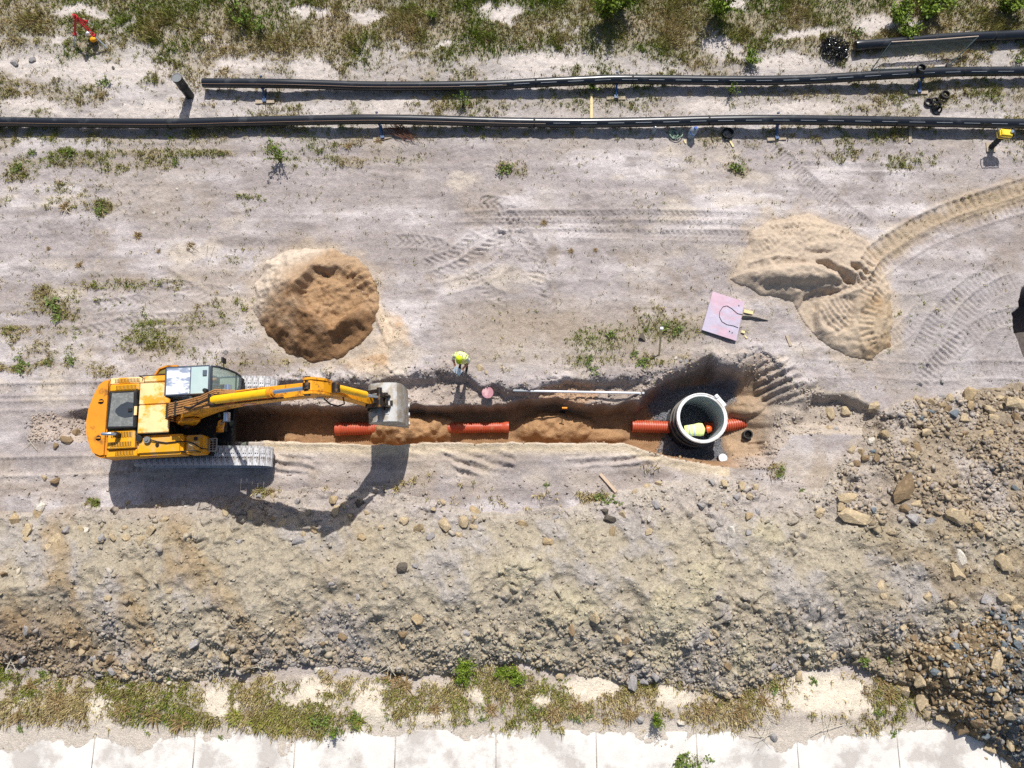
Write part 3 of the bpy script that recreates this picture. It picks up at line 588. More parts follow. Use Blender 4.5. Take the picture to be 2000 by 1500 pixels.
# undercarriage
for sd in (1, -1):
    yc_ = sd * 1.18
    gz = max(zat(-10.3 + q, 3.68 + yc_ + r) for q in (-1.7, -.8, 0, .8, 1.7) for r in (-.25, 0, .25)) - .015
    EZ[sd] = gz
    t = MB(); t.bb(-1.78, 1.78, yc_ - .2, yc_ + .2, gz + .22, gz + .62)
    for xx in (-1.78, 1.78): t.cyl((xx, yc_ - .16, gz + .47), (xx, yc_ + .16, gz + .47), .37, n=24)
    for k in range(7): t.cyl((-1.35 + k * .45, yc_ - .2, gz + .17), (-1.35 + k * .45, yc_ + .2, gz + .17), .11, n=12)
    tr = t.build("track", BLK, EX, smooth=40)
    # one shoe mesh, shared by every shoe of both tracks
    if sd == 1:
        s = MB(); s.bb(-.092, .092, -.325, .325, -.012, .012)
        for gx in (-.075, -.01, .055): s.bb(gx, gx + .018, -.325, .325, .012, .034)
        for hy in (-.07, .07): s.bb(-.055, -.02, hy - .022, hy + .022, .012, .014, 1); s.bb(.02, .05, hy - .022, hy + .022, .012, .014, 1)
        s.bb(-.06, .06, -.1, .1, -.05, -.012, 1)
        o = s.build("track_shoe", [STEEL, RUB], tr, bevel=0); shoe_me = o.data; bpy.data.objects.remove(o)
    r_ = .43; L1 = 3.56; per = 2 * L1 + 2 * math.pi * r_; n = 51
    for k in range(n):
        s0 = k * per / n
        if s0 < L1: x_, z_, a_ = -1.78 + s0, gz + .47 + r_ + .02, 0
        elif s0 < L1 + math.pi * r_: q = (s0 - L1) / r_; x_, z_, a_ = 1.78 + math.sin(q) * (r_ + .02), gz + .47 + math.cos(q) * (r_ + .02), q
        elif s0 < 2 * L1 + math.pi * r_: q = s0 - L1 - math.pi * r_; x_, z_, a_ = 1.78 - q, gz + .47 - r_ - .0, math.pi
        else: q = (s0 - 2 * L1 - math.pi * r_) / r_ + math.pi; x_, z_, a_ = -1.78 + math.sin(q) * (r_ + .02), gz + .47 + math.cos(q) * (r_ + .02), q
        o = link_mesh("track_shoe", shoe_me, tr, (x_, yc_, z_)); o.rotation_euler = (0, a_, 0)
m = MB(); m.bb(-1.0, 1.0, -1.0, 1.0, .5, .82); m.cyl((0, 0, .8), (0, 0, 1.08), .62, n=28); m.build("car_body", BLK, EX, bevel=.03)
# upper structure
m = HB(); m.prism([(-2.5, -1.22, 1.06), (.5, -1.25, 1.06), (.55, -.55, 1.06), (.9, -.45, 1.06), (.9, .38, 1.06), (1.42, .42, 1.06), (1.42, 1.3, 1.06), (-2.5, 1.26, 1.06)], (0, 0, .2))
m.build("main_frame", BLK, EX, bevel=.02)
m = HB(); out = [(-2.46, 1.27), (-2.62, 1.30), (-2.86, 1.12), (-3.02, .78), (-3.15, .35), (-3.19, -.05), (-3.16, -.45), (-3.04, -.82), (-2.88, -1.14), (-2.66, -1.24), (-2.46, -1.22)]
m.prism([(a, b, 1.12) for a, b in out], (0, 0, .98)); cw = m.build("counterweight", CWM, EX, smooth=35, bevel=.07, seg=2)
for yy in (.55, -.62):
    q = HB(); q.cyl((-2.72, yy, 2.09), (-2.72, yy, 2.108), .085, n=14, mi=0); q.box((-2.72, yy, 2.13), (.16, .04, .06), mi=1); q.build("lifting_eye", [BLK, CWM], cw)
# engine bay boxes and hood
m = HB(); m.bb(-2.45, -.52, -.6, 1.25, 1.26, 2.12); m.build("engine_bay", BLK, EX)
for y0, y1 in ((.36, 1.07), (-.56, .34)):
    q = HB(); q.bb(-1.47, -.50, y0, y1, 2.12, 2.20); q.build("hood_panel", HOOD, EX, bevel=.025)
q = HB(); q.bb(-1.36, -.34, 1.09, 1.29, 1.26, 2.17); q.build("side_panel", HOOD, EX, bevel=.03)
def grille(name, x0, x1, y0, y1, z, slots, mat=YEL, zb=1.26, body=True):
    b = HB(); b.bb(x0, x1, y0, y1, zb if body else z - .04, z); o = b.build(name, mat, EX, bevel=.025)
    for sx0, sx1, sy0, sy1, nn in slots:
        k_ = HB(); k_.bb(sx0, sx1, sy0, sy1, z - .01, z + .004); k_.build("vent", BLK, o)
        l_ = HB()
        for i in range(nn + 1):
            xx = sx0 + (sx1 - sx0) * i / nn; l_.bb(xx - .011, xx + .011, sy0, sy1, z + .004, z + .022)
        l_.build("louvre", mat, o)
grille("rear_vent_panel", -2.44, -1.38, 1.07, 1.28, 2.16, [(-2.28, -1.5, 1.12, 1.24, 17)], HOOD)
grille("vent_panel", -2.42, -1.49, .84, 1.055, 2.19, [(-2.22, -1.58, .88, 1.02, 15)], YEL)
grille("vent_panel", -2.42, -1.56, -.99, -.40, 2.14, [(-2.3, -1.66, -.64, -.47, 13), (-2.3, -1.66, -.93, -.78, 13)], YEL)
grille("side_vent_panel", -2.5, -1.54, -1.24, -1.01, 2.02, [(-2.2, -1.64, -1.19, -1.06, 12)], YEL)
m = HB(); m.bb(-2.43, -1.50, -.385, .825, 2.13, 2.25); ec = m.build("engine_cover", BLK, EX, bevel=.03)
q = HB(); q.prism([(-2.36, -.30, 2.252), (-1.58, -.33, 2.252), (-1.62, .76, 2.252), (-2.30, .76, 2.252)], (0, 0, .012)); q.build("cover_plate", DUSTP, ec, bevel=.005)
q = HB(); q.prism([(-1.60, -.02, 2.266), (-1.60, .42, 2.266), (-1.80, .46, 2.266), (-2.0, .38, 2.266), (-2.14, .25, 2.266), (-2.16, .16, 2.266), (-2.05, .03, 2.266), (-1.85, -.04, 2.266)], (0, 0, .008)); q.build("shield_pad", DARKP, ec)
q = HB(); q.bb(-1.74, -1.62, .14, .24, 2.275, 2.31); q.build("latch", BLK, ec); q = HB(); q.bb(-1.56, -1.48, .02, .3, 2.255, 2.285); q.build("hinge", HOOD, ec)
m = HB(); m.cyl((-2.06, -.57, 2.14), (-2.06, -.57, 2.36), .085, n=14); m.tube([(-2.06, -.57, 2.36), (-2.07, -.57, 2.44), (-2.14, -.57, 2.49), (-2.4, -.56, 2.5)], .05, 10, mi=1); m.build("exhaust", [GREASE, CHROME], EX, smooth=40)
# fuel tank, tool box, step
m = HB(); m.bb(-1.55, -.10, -1.24, -.60, 1.26, 2.06); ft = m.build("fuel_tank", YEL, EX, bevel=.09, smooth=35, seg=3)
q = HB(); q.cyl((-1.44, -.70, 2.06), (-1.44, -.70, 2.14), .10, n=18); q.build("fuel_cap", BLK, ft, smooth=40)
q = HB(); q.cyl((-1.18, -.76, 2.06), (-1.18, -.76, 2.16), .105, n=18); q.cyl((-1.18, -.76, 2.16), (-1.18, -.76, 2.19), .05, n=12); q.build("breather_cap", pm("grey_cap", lin(120, 120, 118), .5), ft, smooth=40)
q = HB(); q.cyl((-.88, -.93, 2.05), (-.88, -.93, 2.10), .055, n=12); q.build("filler_cap", GREASE, ft, smooth=40)
q = HB(); q.tube([(-1.08, -.76, 2.13), (-.9, -.82, 2.11), (-.6, -.88, 2.10), (-.3, -.86, 2.10), (0, -.85, 2.0), (.2, -.92, 1.95), (.42, -1.08, 1.9), (.56, -1.1, 1.7)], .02, 6); q.build("hose", RUB, ft, smooth=60)
q = HB(); q.prism([(-1.12 + .13 * math.cos(a), -1.243, 1.84 + .06 * math.sin(a)) for a in np.linspace(0, 2 * math.pi, 15)[:-1]], (0, -.006, 0)); q.build("sticker", REDW, ft)
m = HB(); m.bb(-.09, .45, -1.23, -.64, 1.26, 1.90); tb = m.build("tool_box", YEL, EX, bevel=.05, smooth=35, seg=2)
q = HB(); q.bb(.0, .38, -1.14, -.86, 1.905, 1.925); q.build("box_lid", HOOD, tb, bevel=.008); q = HB(); q.bb(.2, .3, -.82, -.72, 1.905, 1.95); q.build("latch", GREASE, tb)
m = HB()
for a, b in (((.47, -1.12, 1.45), (.72, -1.12, 1.45)), ((.47, -.72, 1.45), (.72, -.72, 1.45)), ((.72, -1.12, 1.45), (.72, -.72, 1.45)), ((.48, -1.12, 1.45), (.48, -.72, 1.45))): m.cyl(a, b, .02, n=8)
for k in range(1, 5): m.cyl((.48, -1.12 + k * .08, 1.45), (.72, -1.12 + k * .08, 1.45), .011, n=6)
m.cyl((.6, -1.12, 1.45), (.6, -.72, 1.45), .011, n=6); m.cyl((.5, -1.1, 1.1), (.5, -1.1, 1.45), .02, n=6); m.cyl((.5, -.74, 1.1), (.5, -.74, 1.45), .02, n=6)
m.build("step", pm("grey_step", lin(150, 146, 140), .6), EX)
# swing gear and valves in the well
m = HB(); m.bb(-.50, .0, -.58, .38, 1.26, 1.34); m.build("well_floor", BLK, EX)
for cx, cy, r, h in ((-.34, -.12, .13, .5), (-.36, .22, .10, .35), (-.2, .02, .07, .6)):
    q = HB(); q.cyl((cx, cy, 1.34), (cx, cy, 1.34 + h), r, n=12); q.cyl((cx, cy, 1.34 + h), (cx, cy, 1.38 + h), r * .6, n=8); q.build("swing_motor", HOSE if r < .12 else CWM, EX, smooth=40)
# cab
m = HB(); m.bb(-.30, 1.40, .41, 1.33, 1.22, 1.42); m.bb(-.30, -.24, .41, 1.33, 1.42, 2.9); cab = m.build("cab", CABG, EX, bevel=.02)
fr = HB()
for yy in (.44, 1.30):
    fr.tube([(1.08, yy, 2.93), (1.28, yy, 2.78), (1.40, yy, 2.4), (1.46, yy, 1.9), (1.42, yy, 1.42)], .035, 8); fr.beam((-.27, yy, 1.4), (-.27, yy, 2.9), .06, .06); fr.beam((.5, yy, 1.4), (.5, yy, 2.92), .06, .05); fr.beam((-.27, yy, 2.0), (.5, yy, 2.0), .05, .05)
fr.tube([(1.46, .44, 1.9), (1.46, 1.30, 1.9)], .02, 6); fr.tube([(1.10, .44, 2.93), (1.10, 1.30, 2.93)], .035, 8); fr.build("cab_frame", pm("cab_frame_dark", lin(44, 52, 58), .5), cab, smooth=50)
q = HB(); q.prism([(-.32, .40, 2.90), (-.32, 1.35, 2.90), (1.08, 1.35, 2.90), (1.08, .40, 2.90)], (0, 0, .08)); rf = q.build("roof", CABG, cab, bevel=.06, smooth=40, seg=3)
q = HB(); q.prism([(-.24, .47, 2.978), (-.24, 1.28, 2.978), (.47, 1.28, 2.978), (.47, .47, 2.978)], (0, 0, .012)); q.build("roof_panel", CABROOF, rf)
q = HB(); q.prism([(.50, .45, 2.978), (.50, 1.29, 2.978), (1.03, 1.29, 2.978), (1.03, .45, 2.978)], (0, 0, .018)); q.build("roof_hatch", HATCH, rf, bevel=.01)
q = HB(); q.bb(.87, .99, 1.0, 1.17, 2.996, 3.03); q.build("hatch_handle", CABG, rf)
q = HB(); q.cyl((.98, .52, 2.98), (.98, .52, 3.12), .075, .06, n=14); q.build("beacon", BLK, rf, smooth=40)
def pane(pts, name="window"):
    g = HB(); g.add(pts, [tuple(range(len(pts)))]); return g.build(name, CGL, cab)
prof = [(1.10, 2.95), (1.27, 2.80), (1.39, 2.42), (1.45, 1.92)]
g = HB(); vs = [(x, y, z) for x, z in prof for y in (.46, 1.28)]; g.add(vs, [(2 * i, 2 * i + 1, 2 * i + 3, 2 * i + 2) for i in range(3)]); g.build("windscreen", CGL, cab, smooth=60)
pane([(1.45, .46, 1.90), (1.45, 1.28, 1.90), (1.42, 1.28, 1.43), (1.42, .46, 1.43)]); pane([(.52, .44, 1.43), (1.41, .44, 1.43), (1.44, .44, 1.9), (1.38, .44, 2.42), (1.26, .44, 2.8), (1.1, .44, 2.92), (.52, .44, 2.92)])
pane([(.52, 1.30, 1.43), (1.41, 1.30, 1.43), (1.44, 1.30, 1.9), (1.38, 1.30, 2.42), (1.26, 1.30, 2.8), (1.1, 1.30, 2.92), (.52, 1.30, 2.92)]); pane([(-.24, .44, 2.02), (.48, .44, 2.02), (.48, .44, 2.9), (-.24, .44, 2.9)])
q = HB(); q.bb(-.05, .45, .62, 1.12, 1.5, 1.68); q.box((-.02, .87, 1.98), (.14, .48, .66), (0, -.15, 0)); q.build("seat", SEATM, cab, bevel=.05)
for yy in (.56, 1.2):
    q = HB(); q.bb(.3, .75, yy - .07, yy + .07, 1.42, 1.88); q.cyl((.68, yy, 1.88), (.70, yy, 2.05), .02, n=8); q.build("console", CABG, cab, bevel=.02)
q = HB(); q.bb(.5, 1.38, .48, 1.26, 1.424, 1.44); q.build("cab_floor", pm("dusty_cab_floor", lin(176, 178, 168), .8), cab)
# mirror, open side door
q = HB(); q.cyl((1.3, 1.33, 2.5), (1.32, 1.52, 2.6), .014, n=6); q.box((1.32, 1.56, 2.58), (.06, .16, .26)); q.build("mirror", BLK, EX)
q = HB(); q.prism([(-1.10, 1.33, 1.35), (-.95, 1.55, 1.35), (-.70, 1.63, 1.35), (-.36, 1.62, 1.35), (-.34, 1.57, 1.35), (-.70, 1.585, 1.35), (-.92, 1.51, 1.35), (-1.06, 1.31, 1.35)], (0, 0, .75)); sd_ = q.build("side_door", CWM, EX, smooth=40)
q = HB(); q.prism([(-1.0, 1.38, 1.98), (-.88, 1.5, 1.98), (-.68, 1.56, 1.98), (-.36, 1.56, 1.98), (-.36, 1.36, 1.98)], (0, 0, .06)); q.build("door_shelf", pm("khaki_lining", lin(120, 112, 52), .8), sd_)
# boom
ZMAP = lambda z: 1.9 + (z - 1.9) * .83 if z > 1.9 else z
def xz(pts, y): return [(x, y, z) for x, z in pts]
bp = [(-.22, 1.72), (-.24, 2.05), (.25, 3.0), (.9, 3.85), (1.6, 4.42), (2.2, 4.68), (3.4, 5.12), (4.6, 5.46), (5.0, 5.50), (5.08, 5.36), (4.98, 5.20), (3.6, 4.74), (2.6, 4.34), (2.05, 3.98), (1.5, 3.45), (.75, 2.55), (.2, 1.8), (.02, 1.68)]
m = HB(); m.prism(xz(bp, -.20), (0, .40, 0)); bo = m.build("boom", BOOM, EX, bevel=.022)
q = HB()
for yy in (-.31, .235):
    q.prism(xz([(-.26, 1.70), (-.28, 2.1), (.1, 2.75), (.55, 2.95), (.62, 2.6), (.2, 1.80), (.05, 1.64)], yy), (0, .075, 0))
q.build("boom_foot", BOOM, bo, bevel=.01)
q = HB(); q.cyl((-.08, -.42, 1.88), (-.08, .42, 1.88), .09, n=16); q.build("foot_pin", GREASE, bo, smooth=40)
# stick cylinder on top of the boom
q = HB(); q.cyl((1.75, -.05, 4.78), (3.55, -.05, 5.50), .125, n=20); cy = q.build("stick_cylinder", CYLY, bo, smooth=40)
q = HB(); q.cyl((3.53, -.05, 5.492), (3.64, -.05, 5.536), .14, n=20); q.cyl((3.64, -.05, 5.536), (3.70, -.05, 5.56), .10, n=16); q.build("cylinder_head", CWM, cy, smooth=40)
q = HB(); q.cyl((3.68, -.05, 5.552), (4.72, -.05, 5.93), .058, n=14); q.build("cylinder_rod", CHROME, cy, smooth=40)
q = HB(); q.cyl((1.72, -.20, 4.76), (1.72, .12, 4.76), .12, n=16); q.prism(xz([(1.5, 4.3), (2.1, 4.6), (1.82, 4.85), (1.62, 4.85)], -.17), (0, .05, 0)); q.prism(xz([(1.5, 4.3), (2.1, 4.6), (1.82, 4.85), (1.62, 4.85)], .03), (0, .05, 0)); q.build("cylinder_bracket", GREASE, cy)
# boom cylinders
ZMAP_B = ZMAP; ZMAP = None
for yy in (-.42, .42):
    q = HB(); q.cyl((.80, yy, 1.42), (1.28, yy, 2.5), .105, n=16); q.cyl((.80, yy - .09, 1.42), (.80, yy + .09, 1.42), .12, n=14); bc = q.build("boom_cylinder", CWM, EX, smooth=40)
    q = HB(); q.cyl((1.27, yy, 2.48), (1.85, yy, 3.5), .052, n=12); q.cyl((1.85, yy - .13, 3.5), (1.85, yy + .13, 3.5), .10, n=14); q.build("cylinder_rod", CHROME, bc, smooth=40)
# hydraulic hoses over the boom foot
ZMAP = ZMAP_B
for k, yy in enumerate((-.17, -.10, -.03, .05, .12, .19)):
    q = HB(); q.tube([(-.30, yy, 1.5), (-.52, yy, 2.0 + .03 * k), (-.46, yy, 2.6), (-.12, yy, 3.15), (.35, yy, 3.45), (.75, yy * .95, 3.80), (1.15, yy * .9, 4.15), (1.7, yy * .85 + (.13 if yy > 0 else -.06), 4.52), (2.4, yy * .3 + (.13 if yy > 0 else -.13), 4.80)], .027, 6)
    q.build("hydraulic_hose", HOSE, bo, smooth=60)
for zz in ((-.28, 2.93), (.12, 3.30)):
    q = HB(); q.box((zz[0], .01, zz[1] + .02), (.07, .46, .07), (0, -.9, 0)); q.build("hose_clamp", BLK, bo)
q = HB(); q.tube([(.5, -.02, 3.62), (.8, -.12, 3.95), (1.2, -.05, 4.35), (1.6, .0, 4.62), (1.8, -.02, 4.80)], .03, 6); q.build("hydraulic_hose", RUB, bo, smooth=60)
for yy, x1 in ((-.17, 3.9), (.17, 4.3)):
    q = HB(); q.tube([(2.2, yy, 4.72), (3.0, yy, 5.02), (x1, yy, 5.30)], .022, 6); q.build("hydraulic_pipe", GREASE if yy < 0 else BOOM, bo, smooth=60)
q = HB(); q.prism([(2.72 + .26 * math.cos(a) * .94, -.2015, 4.62 + .075 * math.sin(a) + .26 * math.cos(a) * .33) for a in np.linspace(0, 2 * math.pi, 17)[:-1]], (0, -.004, 0)); q.build("sticker", REDW, bo)
q = HB(); q.prism([(2.72 + .15 * math.cos(a) * .94, -.206, 4.62 + .035 * math.sin(a) + .15 * math.cos(a) * .33) for a in np.linspace(0, 2 * math.pi, 13)[:-1]], (0, -.003, 0)); q.build("sticker_print", WHT, bo)
q = HB()
for k in range(7):   # worn, unreadable lettering
    x0 = 1.62 + k * .105; z0 = 4.02 + k * .055
    q.box((x0, -.202, z0), (.07, .004, .022 if k % 2 else .05), (0, -.5, 0))
q.build("faded_lettering", pm("dark_print", lin(70, 48, 20), .7), bo)
# stick
ZMAP = lambda z: 2.55 + (z - 2.55) * .80
sp_ = [(4.62, 5.98), (4.84, 6.02), (5.12, 5.72), (5.42, 5.05), (5.95, 3.0), (6.02, 2.62), (5.90, 2.50), (5.78, 2.58), (5.48, 3.5), (4.98, 4.92), (4.80, 5.22), (4.60, 5.62)]
m = HB(); m.prism(xz(sp_, -.155), (0, .31, 0)); stk = m.build("stick", BOOM, EX, bevel=.02)
q = HB()
for yy in (-.235, .16): q.prism(xz([(4.58, 5.6), (4.60, 6.0), (4.86, 6.05), (5.15, 5.75), (5.28, 5.3), (5.1, 5.0), (4.85, 5.1)], yy), (0, .075, 0))
q.build("stick_bracket", BOOM, stk, bevel=.008)
q = HB(); q.cyl((4.72, -.27, 5.93), (4.72, .27, 5.93), .085, n=16); q.cyl((4.72, -.1, 5.93), (4.72, .08, 5.93), .13, n=18); q.build("cylinder_pin", GREASE, stk, smooth=40)
q = HB(); q.cyl((4.94, -.28, 5.33), (4.94, .28, 5.33), .11, n=16); q.build("stick_pin", STEEL, stk, smooth=40)
q = HB(); q.cyl((5.42, 0, 5.42), (5.98, 0, 3.98), .105, n=18); bk = q.build("bucket_cylinder", CYLY, stk, smooth=40)
q = HB(); q.cyl((5.40, -.13, 5.45), (5.40, .13, 5.45), .12, n=14); q.build("cylinder_pin", GREASE, bk, smooth=40)
q = HB(); q.cyl((5.97, 0, 4.0), (6.28, 0, 3.32), .05, n=12); q.build("cylinder_rod", CHROME, bk, smooth=40)
q = HB()
for k in range(5): q.box((5.06 + k * .042, -.238, 5.52 - k * .098), (.02 + .012 * (k % 2), .005, .12), (0, .35, 0))
q.build("stick_logo", pm("dark_logo", lin(40, 34, 26), .6), stk)
q = HB(); q.tube([(5.0, -.24, 5.15), (5.12, -.36, 4.85), (5.3, -.40, 4.62), (5.48, -.34, 4.6), (5.5, -.2, 4.9)], .022, 6); q.build("hydraulic_hose", RUB, stk, smooth=60)
# linkage
ZMAP = None
m = HB()
for yy in (-.21, .21): m.beam((5.85, yy, 2.95), (6.30, yy, 3.17), .05, .12, up=(0, 1, 0)); m.beam((6.30, yy * .7, 3.17), (6.38, yy * .7, 2.55), .05, .12, up=(0, 1, 0))
m.build("bucket_linkage", GREASE, EX)
m = HB(); m.cyl((6.30, -.30, 3.17), (6.30, .30, 3.17), .08, n=14); m.cyl((5.90, -.32, 2.62), (5.90, .32, 2.62), .085, n=14); m.cyl((6.38, -.27, 2.52), (6.38, .27, 2.52), .07, n=14); m.build("linkage_pin", GREASE, EX, smooth=40)
# bucket: shell with a back, curved floor, side plates and teeth, mouth towards the machine
bprof = [(5.76, 2.10), (5.87, 2.32), (6.10, 2.44), (6.45, 2.44), (6.70, 2.34), (6.82, 2.12), (6.86, 1.75), (6.87, 1.30), (6.85, .85)]
m = HB(); hwid = .60; th = .035
ins = []
for i, (x, z) in enumerate(bprof):
    a = Vector(bprof[max(i - 1, 0)]); b = Vector(bprof[min(i + 1, len(bprof) - 1)]); t = (b - a).normalized(); nrm = Vector((-t.y, t.x)); nrm = -nrm
    cen = Vector((6.45, 1.85)); nrm = nrm if (cen - Vector((x, z))).dot(nrm) > 0 else -nrm; ins.append((x + nrm.x * th, z + nrm.y * th))
ring = bprof + ins[::-1]
m.prism(xz(ring, -hwid), (0, 2 * hwid, 0))
bu = m.build("bucket", BUCK, EX, smooth=30)
for yy in (-hwid - .022, hwid - .006):
    q = HB(); q.prism(xz(bprof, yy), (0, .028, 0)); q.build("side_plate", BUCK, bu, bevel=.006)
q = HB()
for yy in (-.20, .14): q.prism(xz([(5.78, 2.72), (5.98, 2.74), (6.30, 2.66), (6.50, 2.60), (6.52, 2.40), (5.85, 2.28)], yy), (0, .06, 0))
q.build("bucket_ear", GREASE, bu, bevel=.006)
q = HB(); q.bb(6.28, 6.46, -.40, .38, 2.43, 2.455); q.build("wear_plate", BUCK, bu); q = HB(); q.bb(6.50, 6.58, -.09, .03, 2.40, 2.48); q.build("lifting_eye", GREASE, bu)
for yy in (-.45, -.15, .15, .45):
    q = HB(); q.prism(xz([(6.89, .90), (6.81, .90), (6.82, .56), (6.85, .56)], yy - .045), (0, .09, 0)); q.build("tooth", STEEL, bu)

# handrails
for pts in ([(-1.40, 1.24, 2.17), (-1.40, 1.24, 2.42), (-.55, 1.24, 2.42), (-.55, 1.24, 2.17)], [(-.05, -1.20, 1.88), (-.05, -1.20, 2.30), (.40, -1.20, 2.30), (.40, -1.20, 1.88)]):
    q = HB(); q.tube(pts, .018, 6); q.build("handrail", BLK, EX, smooth=50)
q = HB(); q.tube([(-1.50, .86, 2.22), (-1.50, .86, 2.30), (-1.50, .60, 2.30), (-1.50, .60, 2.26)], .012, 6); q.build("grab_handle", BLK, EX)
# ------------------------------------------------------------------ concrete road along the bottom
CONC = pm("concrete", lin(206, 200, 196, .9), rough=.9, var=.13, vs=1.0, bump=.008, bs=30, dirt=(lin(160, 154, 155), .45, .9, .8), fine=(40, .08))
CONC2 = pm("concrete_bright", lin(234, 228, 219, .88), rough=.9, var=.16, vs=1.4, bump=.01, bs=26, dirt=(lin(172, 164, 156), .48, .7, .85), fine=(40, .06))
m = MB(); m.bb(-40, 40, -16, W(1000, 1424).y, -.30, -.03); road = tag(m.build("concrete_road", pm("joint_dirt", lin(120, 104, 88), .95, bump=.01)), "pale concrete road of cast slabs with weathered joints", "road", kind="structure")
yT = W(1000, 1426).y; sx = W(195 + 780, 1426).x - W(780, 1426).x; x0 = W(187, 1440).x
rnd = random.Random(5)
for k in range(-9, 19):
    a = x0 + k * sx; j = .008 + rnd.random() * .006
    q = MB(); q.bb(a + j, a + sx - j, -16, yT + rnd.uniform(-.05, .02), -.028, .05 + rnd.uniform(0, .008)); q.build("slab", CONC2, road, bevel=.012)

# ------------------------------------------------------------------ black pipes on stands
PIPE = pm("black_pipe", lin(34, 37, 43), rough=.27, var=.12, vs=2.5, spec=.55, dirt=(lin(74, 76, 78), .22, 1.6, .6))
PRT = pm("pale_print", lin(118, 124, 132), rough=.6, var=.05); STRIPE = pm("brown_stripe", lin(126, 98, 76), rough=.5)
def smooth_path(pts, n=7):
    o = []
    for i in range(len(pts) - 1):
        p0, p1, p2, p3 = pts[max(i - 1, 0)], pts[i], pts[i + 1], pts[min(i + 2, len(pts) - 1)]
        for k in range(n):
            t = k / n; o.append(0.5 * ((2 * p1) + (p2 - p0) * t + (2 * p0 - 5 * p1 + 4 * p2 - p3) * t * t + (3 * p1 - p0 - 3 * p2 + p3) * t ** 3))
    return o + [pts[-1]]
def off_path(path, r, ang):
    """line running along the pipe's skin at an angle from the top, towards the south"""
    out = []
    for i, p in enumerate(path):
        t = (path[min(i + 1, len(path) - 1)] - path[max(i - 1, 0)]).normalized(); s = t.cross(Vector((0, 0, 1))).normalized()
        if s.y > 0: s = -s
        u = s.cross(t); u = u if u.z > 0 else -u
        out.append(p + u * r * math.cos(ang) + s * r * math.sin(ang))
    return out
def long_pipe(pts, r, label, welds, dash=None, stripe=None, cap0=False, open0=False):
    path = smooth_path([W(a, b, z) for a, b, z in pts]); e = empty("plastic_pipe", path[0], 0, label, "pipe", "long black pipes lying on the stands")
    loc = path[0]; L = [p - loc for p in path]
    m = MB(); m.tube(L, r, 26, cap=False)
    if open0: m.tube(L[:3], r * .9, 24, cap=False); m.v = m.v
    body = m.build("pipe_body", PIPE, e, smooth=50)
    if open0:
        t = (L[1] - L[0]).normalized(); q = MB(); n = 24; vs = []; a = t.orthogonal().normalized(); b = t.cross(a)
        for rr in (r, r * .9): vs += [L[0] + (a * math.cos(6.2832 * k / n) + b * math.sin(6.2832 * k / n)) * rr for k in range(n)]
        q.add(vs, [(k, (k + 1) % n, n + (k + 1) % n, n + k) for k in range(n)]); q.build("pipe_end", PIPE, e)
    if cap0:
        t = (L[1] - L[0]).normalized(); q = MB(); q.tube([L[0] - t * .12, L[0] - t * .02, L[0] + t * .22], [r * .96, r * 1.06, r * 1.06], 26); q.build("end_cap", PIPE, e, smooth=50)
    for wx in welds:
        k = min(range(len(path)), key=lambda i: abs(pix(path[i].x, path[i].y)[0] - wx)); k = max(1, min(k, len(path) - 2)); t = (L[k + 1] - L[k - 1]).normalized()
        q = MB(); q.tube([L[k] - t * .035, L[k] - t * .012, L[k] + t * .012, L[k] + t * .035], [r * 1.005, r * 1.035, r * 1.035, r * 1.005], 26, cap=False); q.build("weld_bead", RUB, e, smooth=50)
    if dash:
        x0, x1, stp, ang = dash; op = off_path(L, r + .002, ang); cum = [0]
        for a, b in zip(op[:-1], op[1:]): cum.append(cum[-1] + (b - a).length)
        pxs = [pix(p.x, p.y)[0] for p in path]; d0 = np.interp(x0, pxs, cum); d1 = np.interp(x1, pxs, cum); s = d0
        at = lambda d: Vector([np.interp(d, cum, [p[i] for p in op]) for i in range(3)])
        while s < d1:
            q = MB(); q.beam(at(s), at(s + stp * .58), .015, .004); q.build("print_dash", PRT, e); s += stp
    if stripe:
        i0 = [i for i, p in enumerate(path) if stripe[0] <= pix(p.x, p.y)[0] <= stripe[1]]
        if len(i0) > 2:
            op = off_path(L, r + .001, stripe[2]); q = MB(); q.tube([op[i] for i in i0], .009, 4); q.build("colour_stripe", STRIPE, e)
    return path
PA = long_pipe([(-260, 238, .32), (-100, 238, .30), (0, 238, .28), (150, 240, .28), (330, 241, .30), (450, 238, .32), (550, 236, .34), (650, 234, .38), (740, 233, .40), (850, 235, .34), (1000, 239, .30), (1150, 240, .32), (1280, 238, .32), (1400, 235, .36), (1505, 234, .42), (1620, 235, .38), (1800, 238, .32), (1950, 241, .32), (2100, 243, .32), (2300, 246, .32)], .178,
               "long black plastic pipe closest to the trench, running the full width of the site", (330, 1042, 1380, 1750, 2040), (1080, 2060, 1.02, .62), (-200, 1080, .75))
PB = long_pipe([(397, 162, .33), (530, 163, .40), (620, 165, .30), (720, 168, .24), (850, 168, .24), (960, 166, .28), (1060, 161, .34), (1150, 157, .38), (1205, 155, .40), (1320, 156, .32), (1400, 157, .30), (1500, 157, .30), (1600, 154, .32), (1700, 148, .38), (1790, 143, .44), (1880, 140, .36), (2000, 139, .34), (2150, 138, .34), (2300, 138, .34)], .172,
               "long black plastic pipe with an open end beside the capped post", (1050, 1228, 1700, 1760, 1865), (900, 2050, 1.02, .62), (400, 1000, .75), open0=True)
PC = long_pipe([(1676, 89, .25), (1750, 83, .26), (1815, 77, .27), (1900, 72, .27), (2000, 68, .27), (2120, 64, .27), (2300, 60, .27)], .185,
               "black plastic pipe with a closed cap beside the heap of black shavings", (1815, 1930), None, None, cap0=True)
WOOD = pm("weathered_wood", lin(176, 160, 138), rough=.85, var=.18, vs=5, stretch=(1, 8, 8), bump=.004, bs=30)
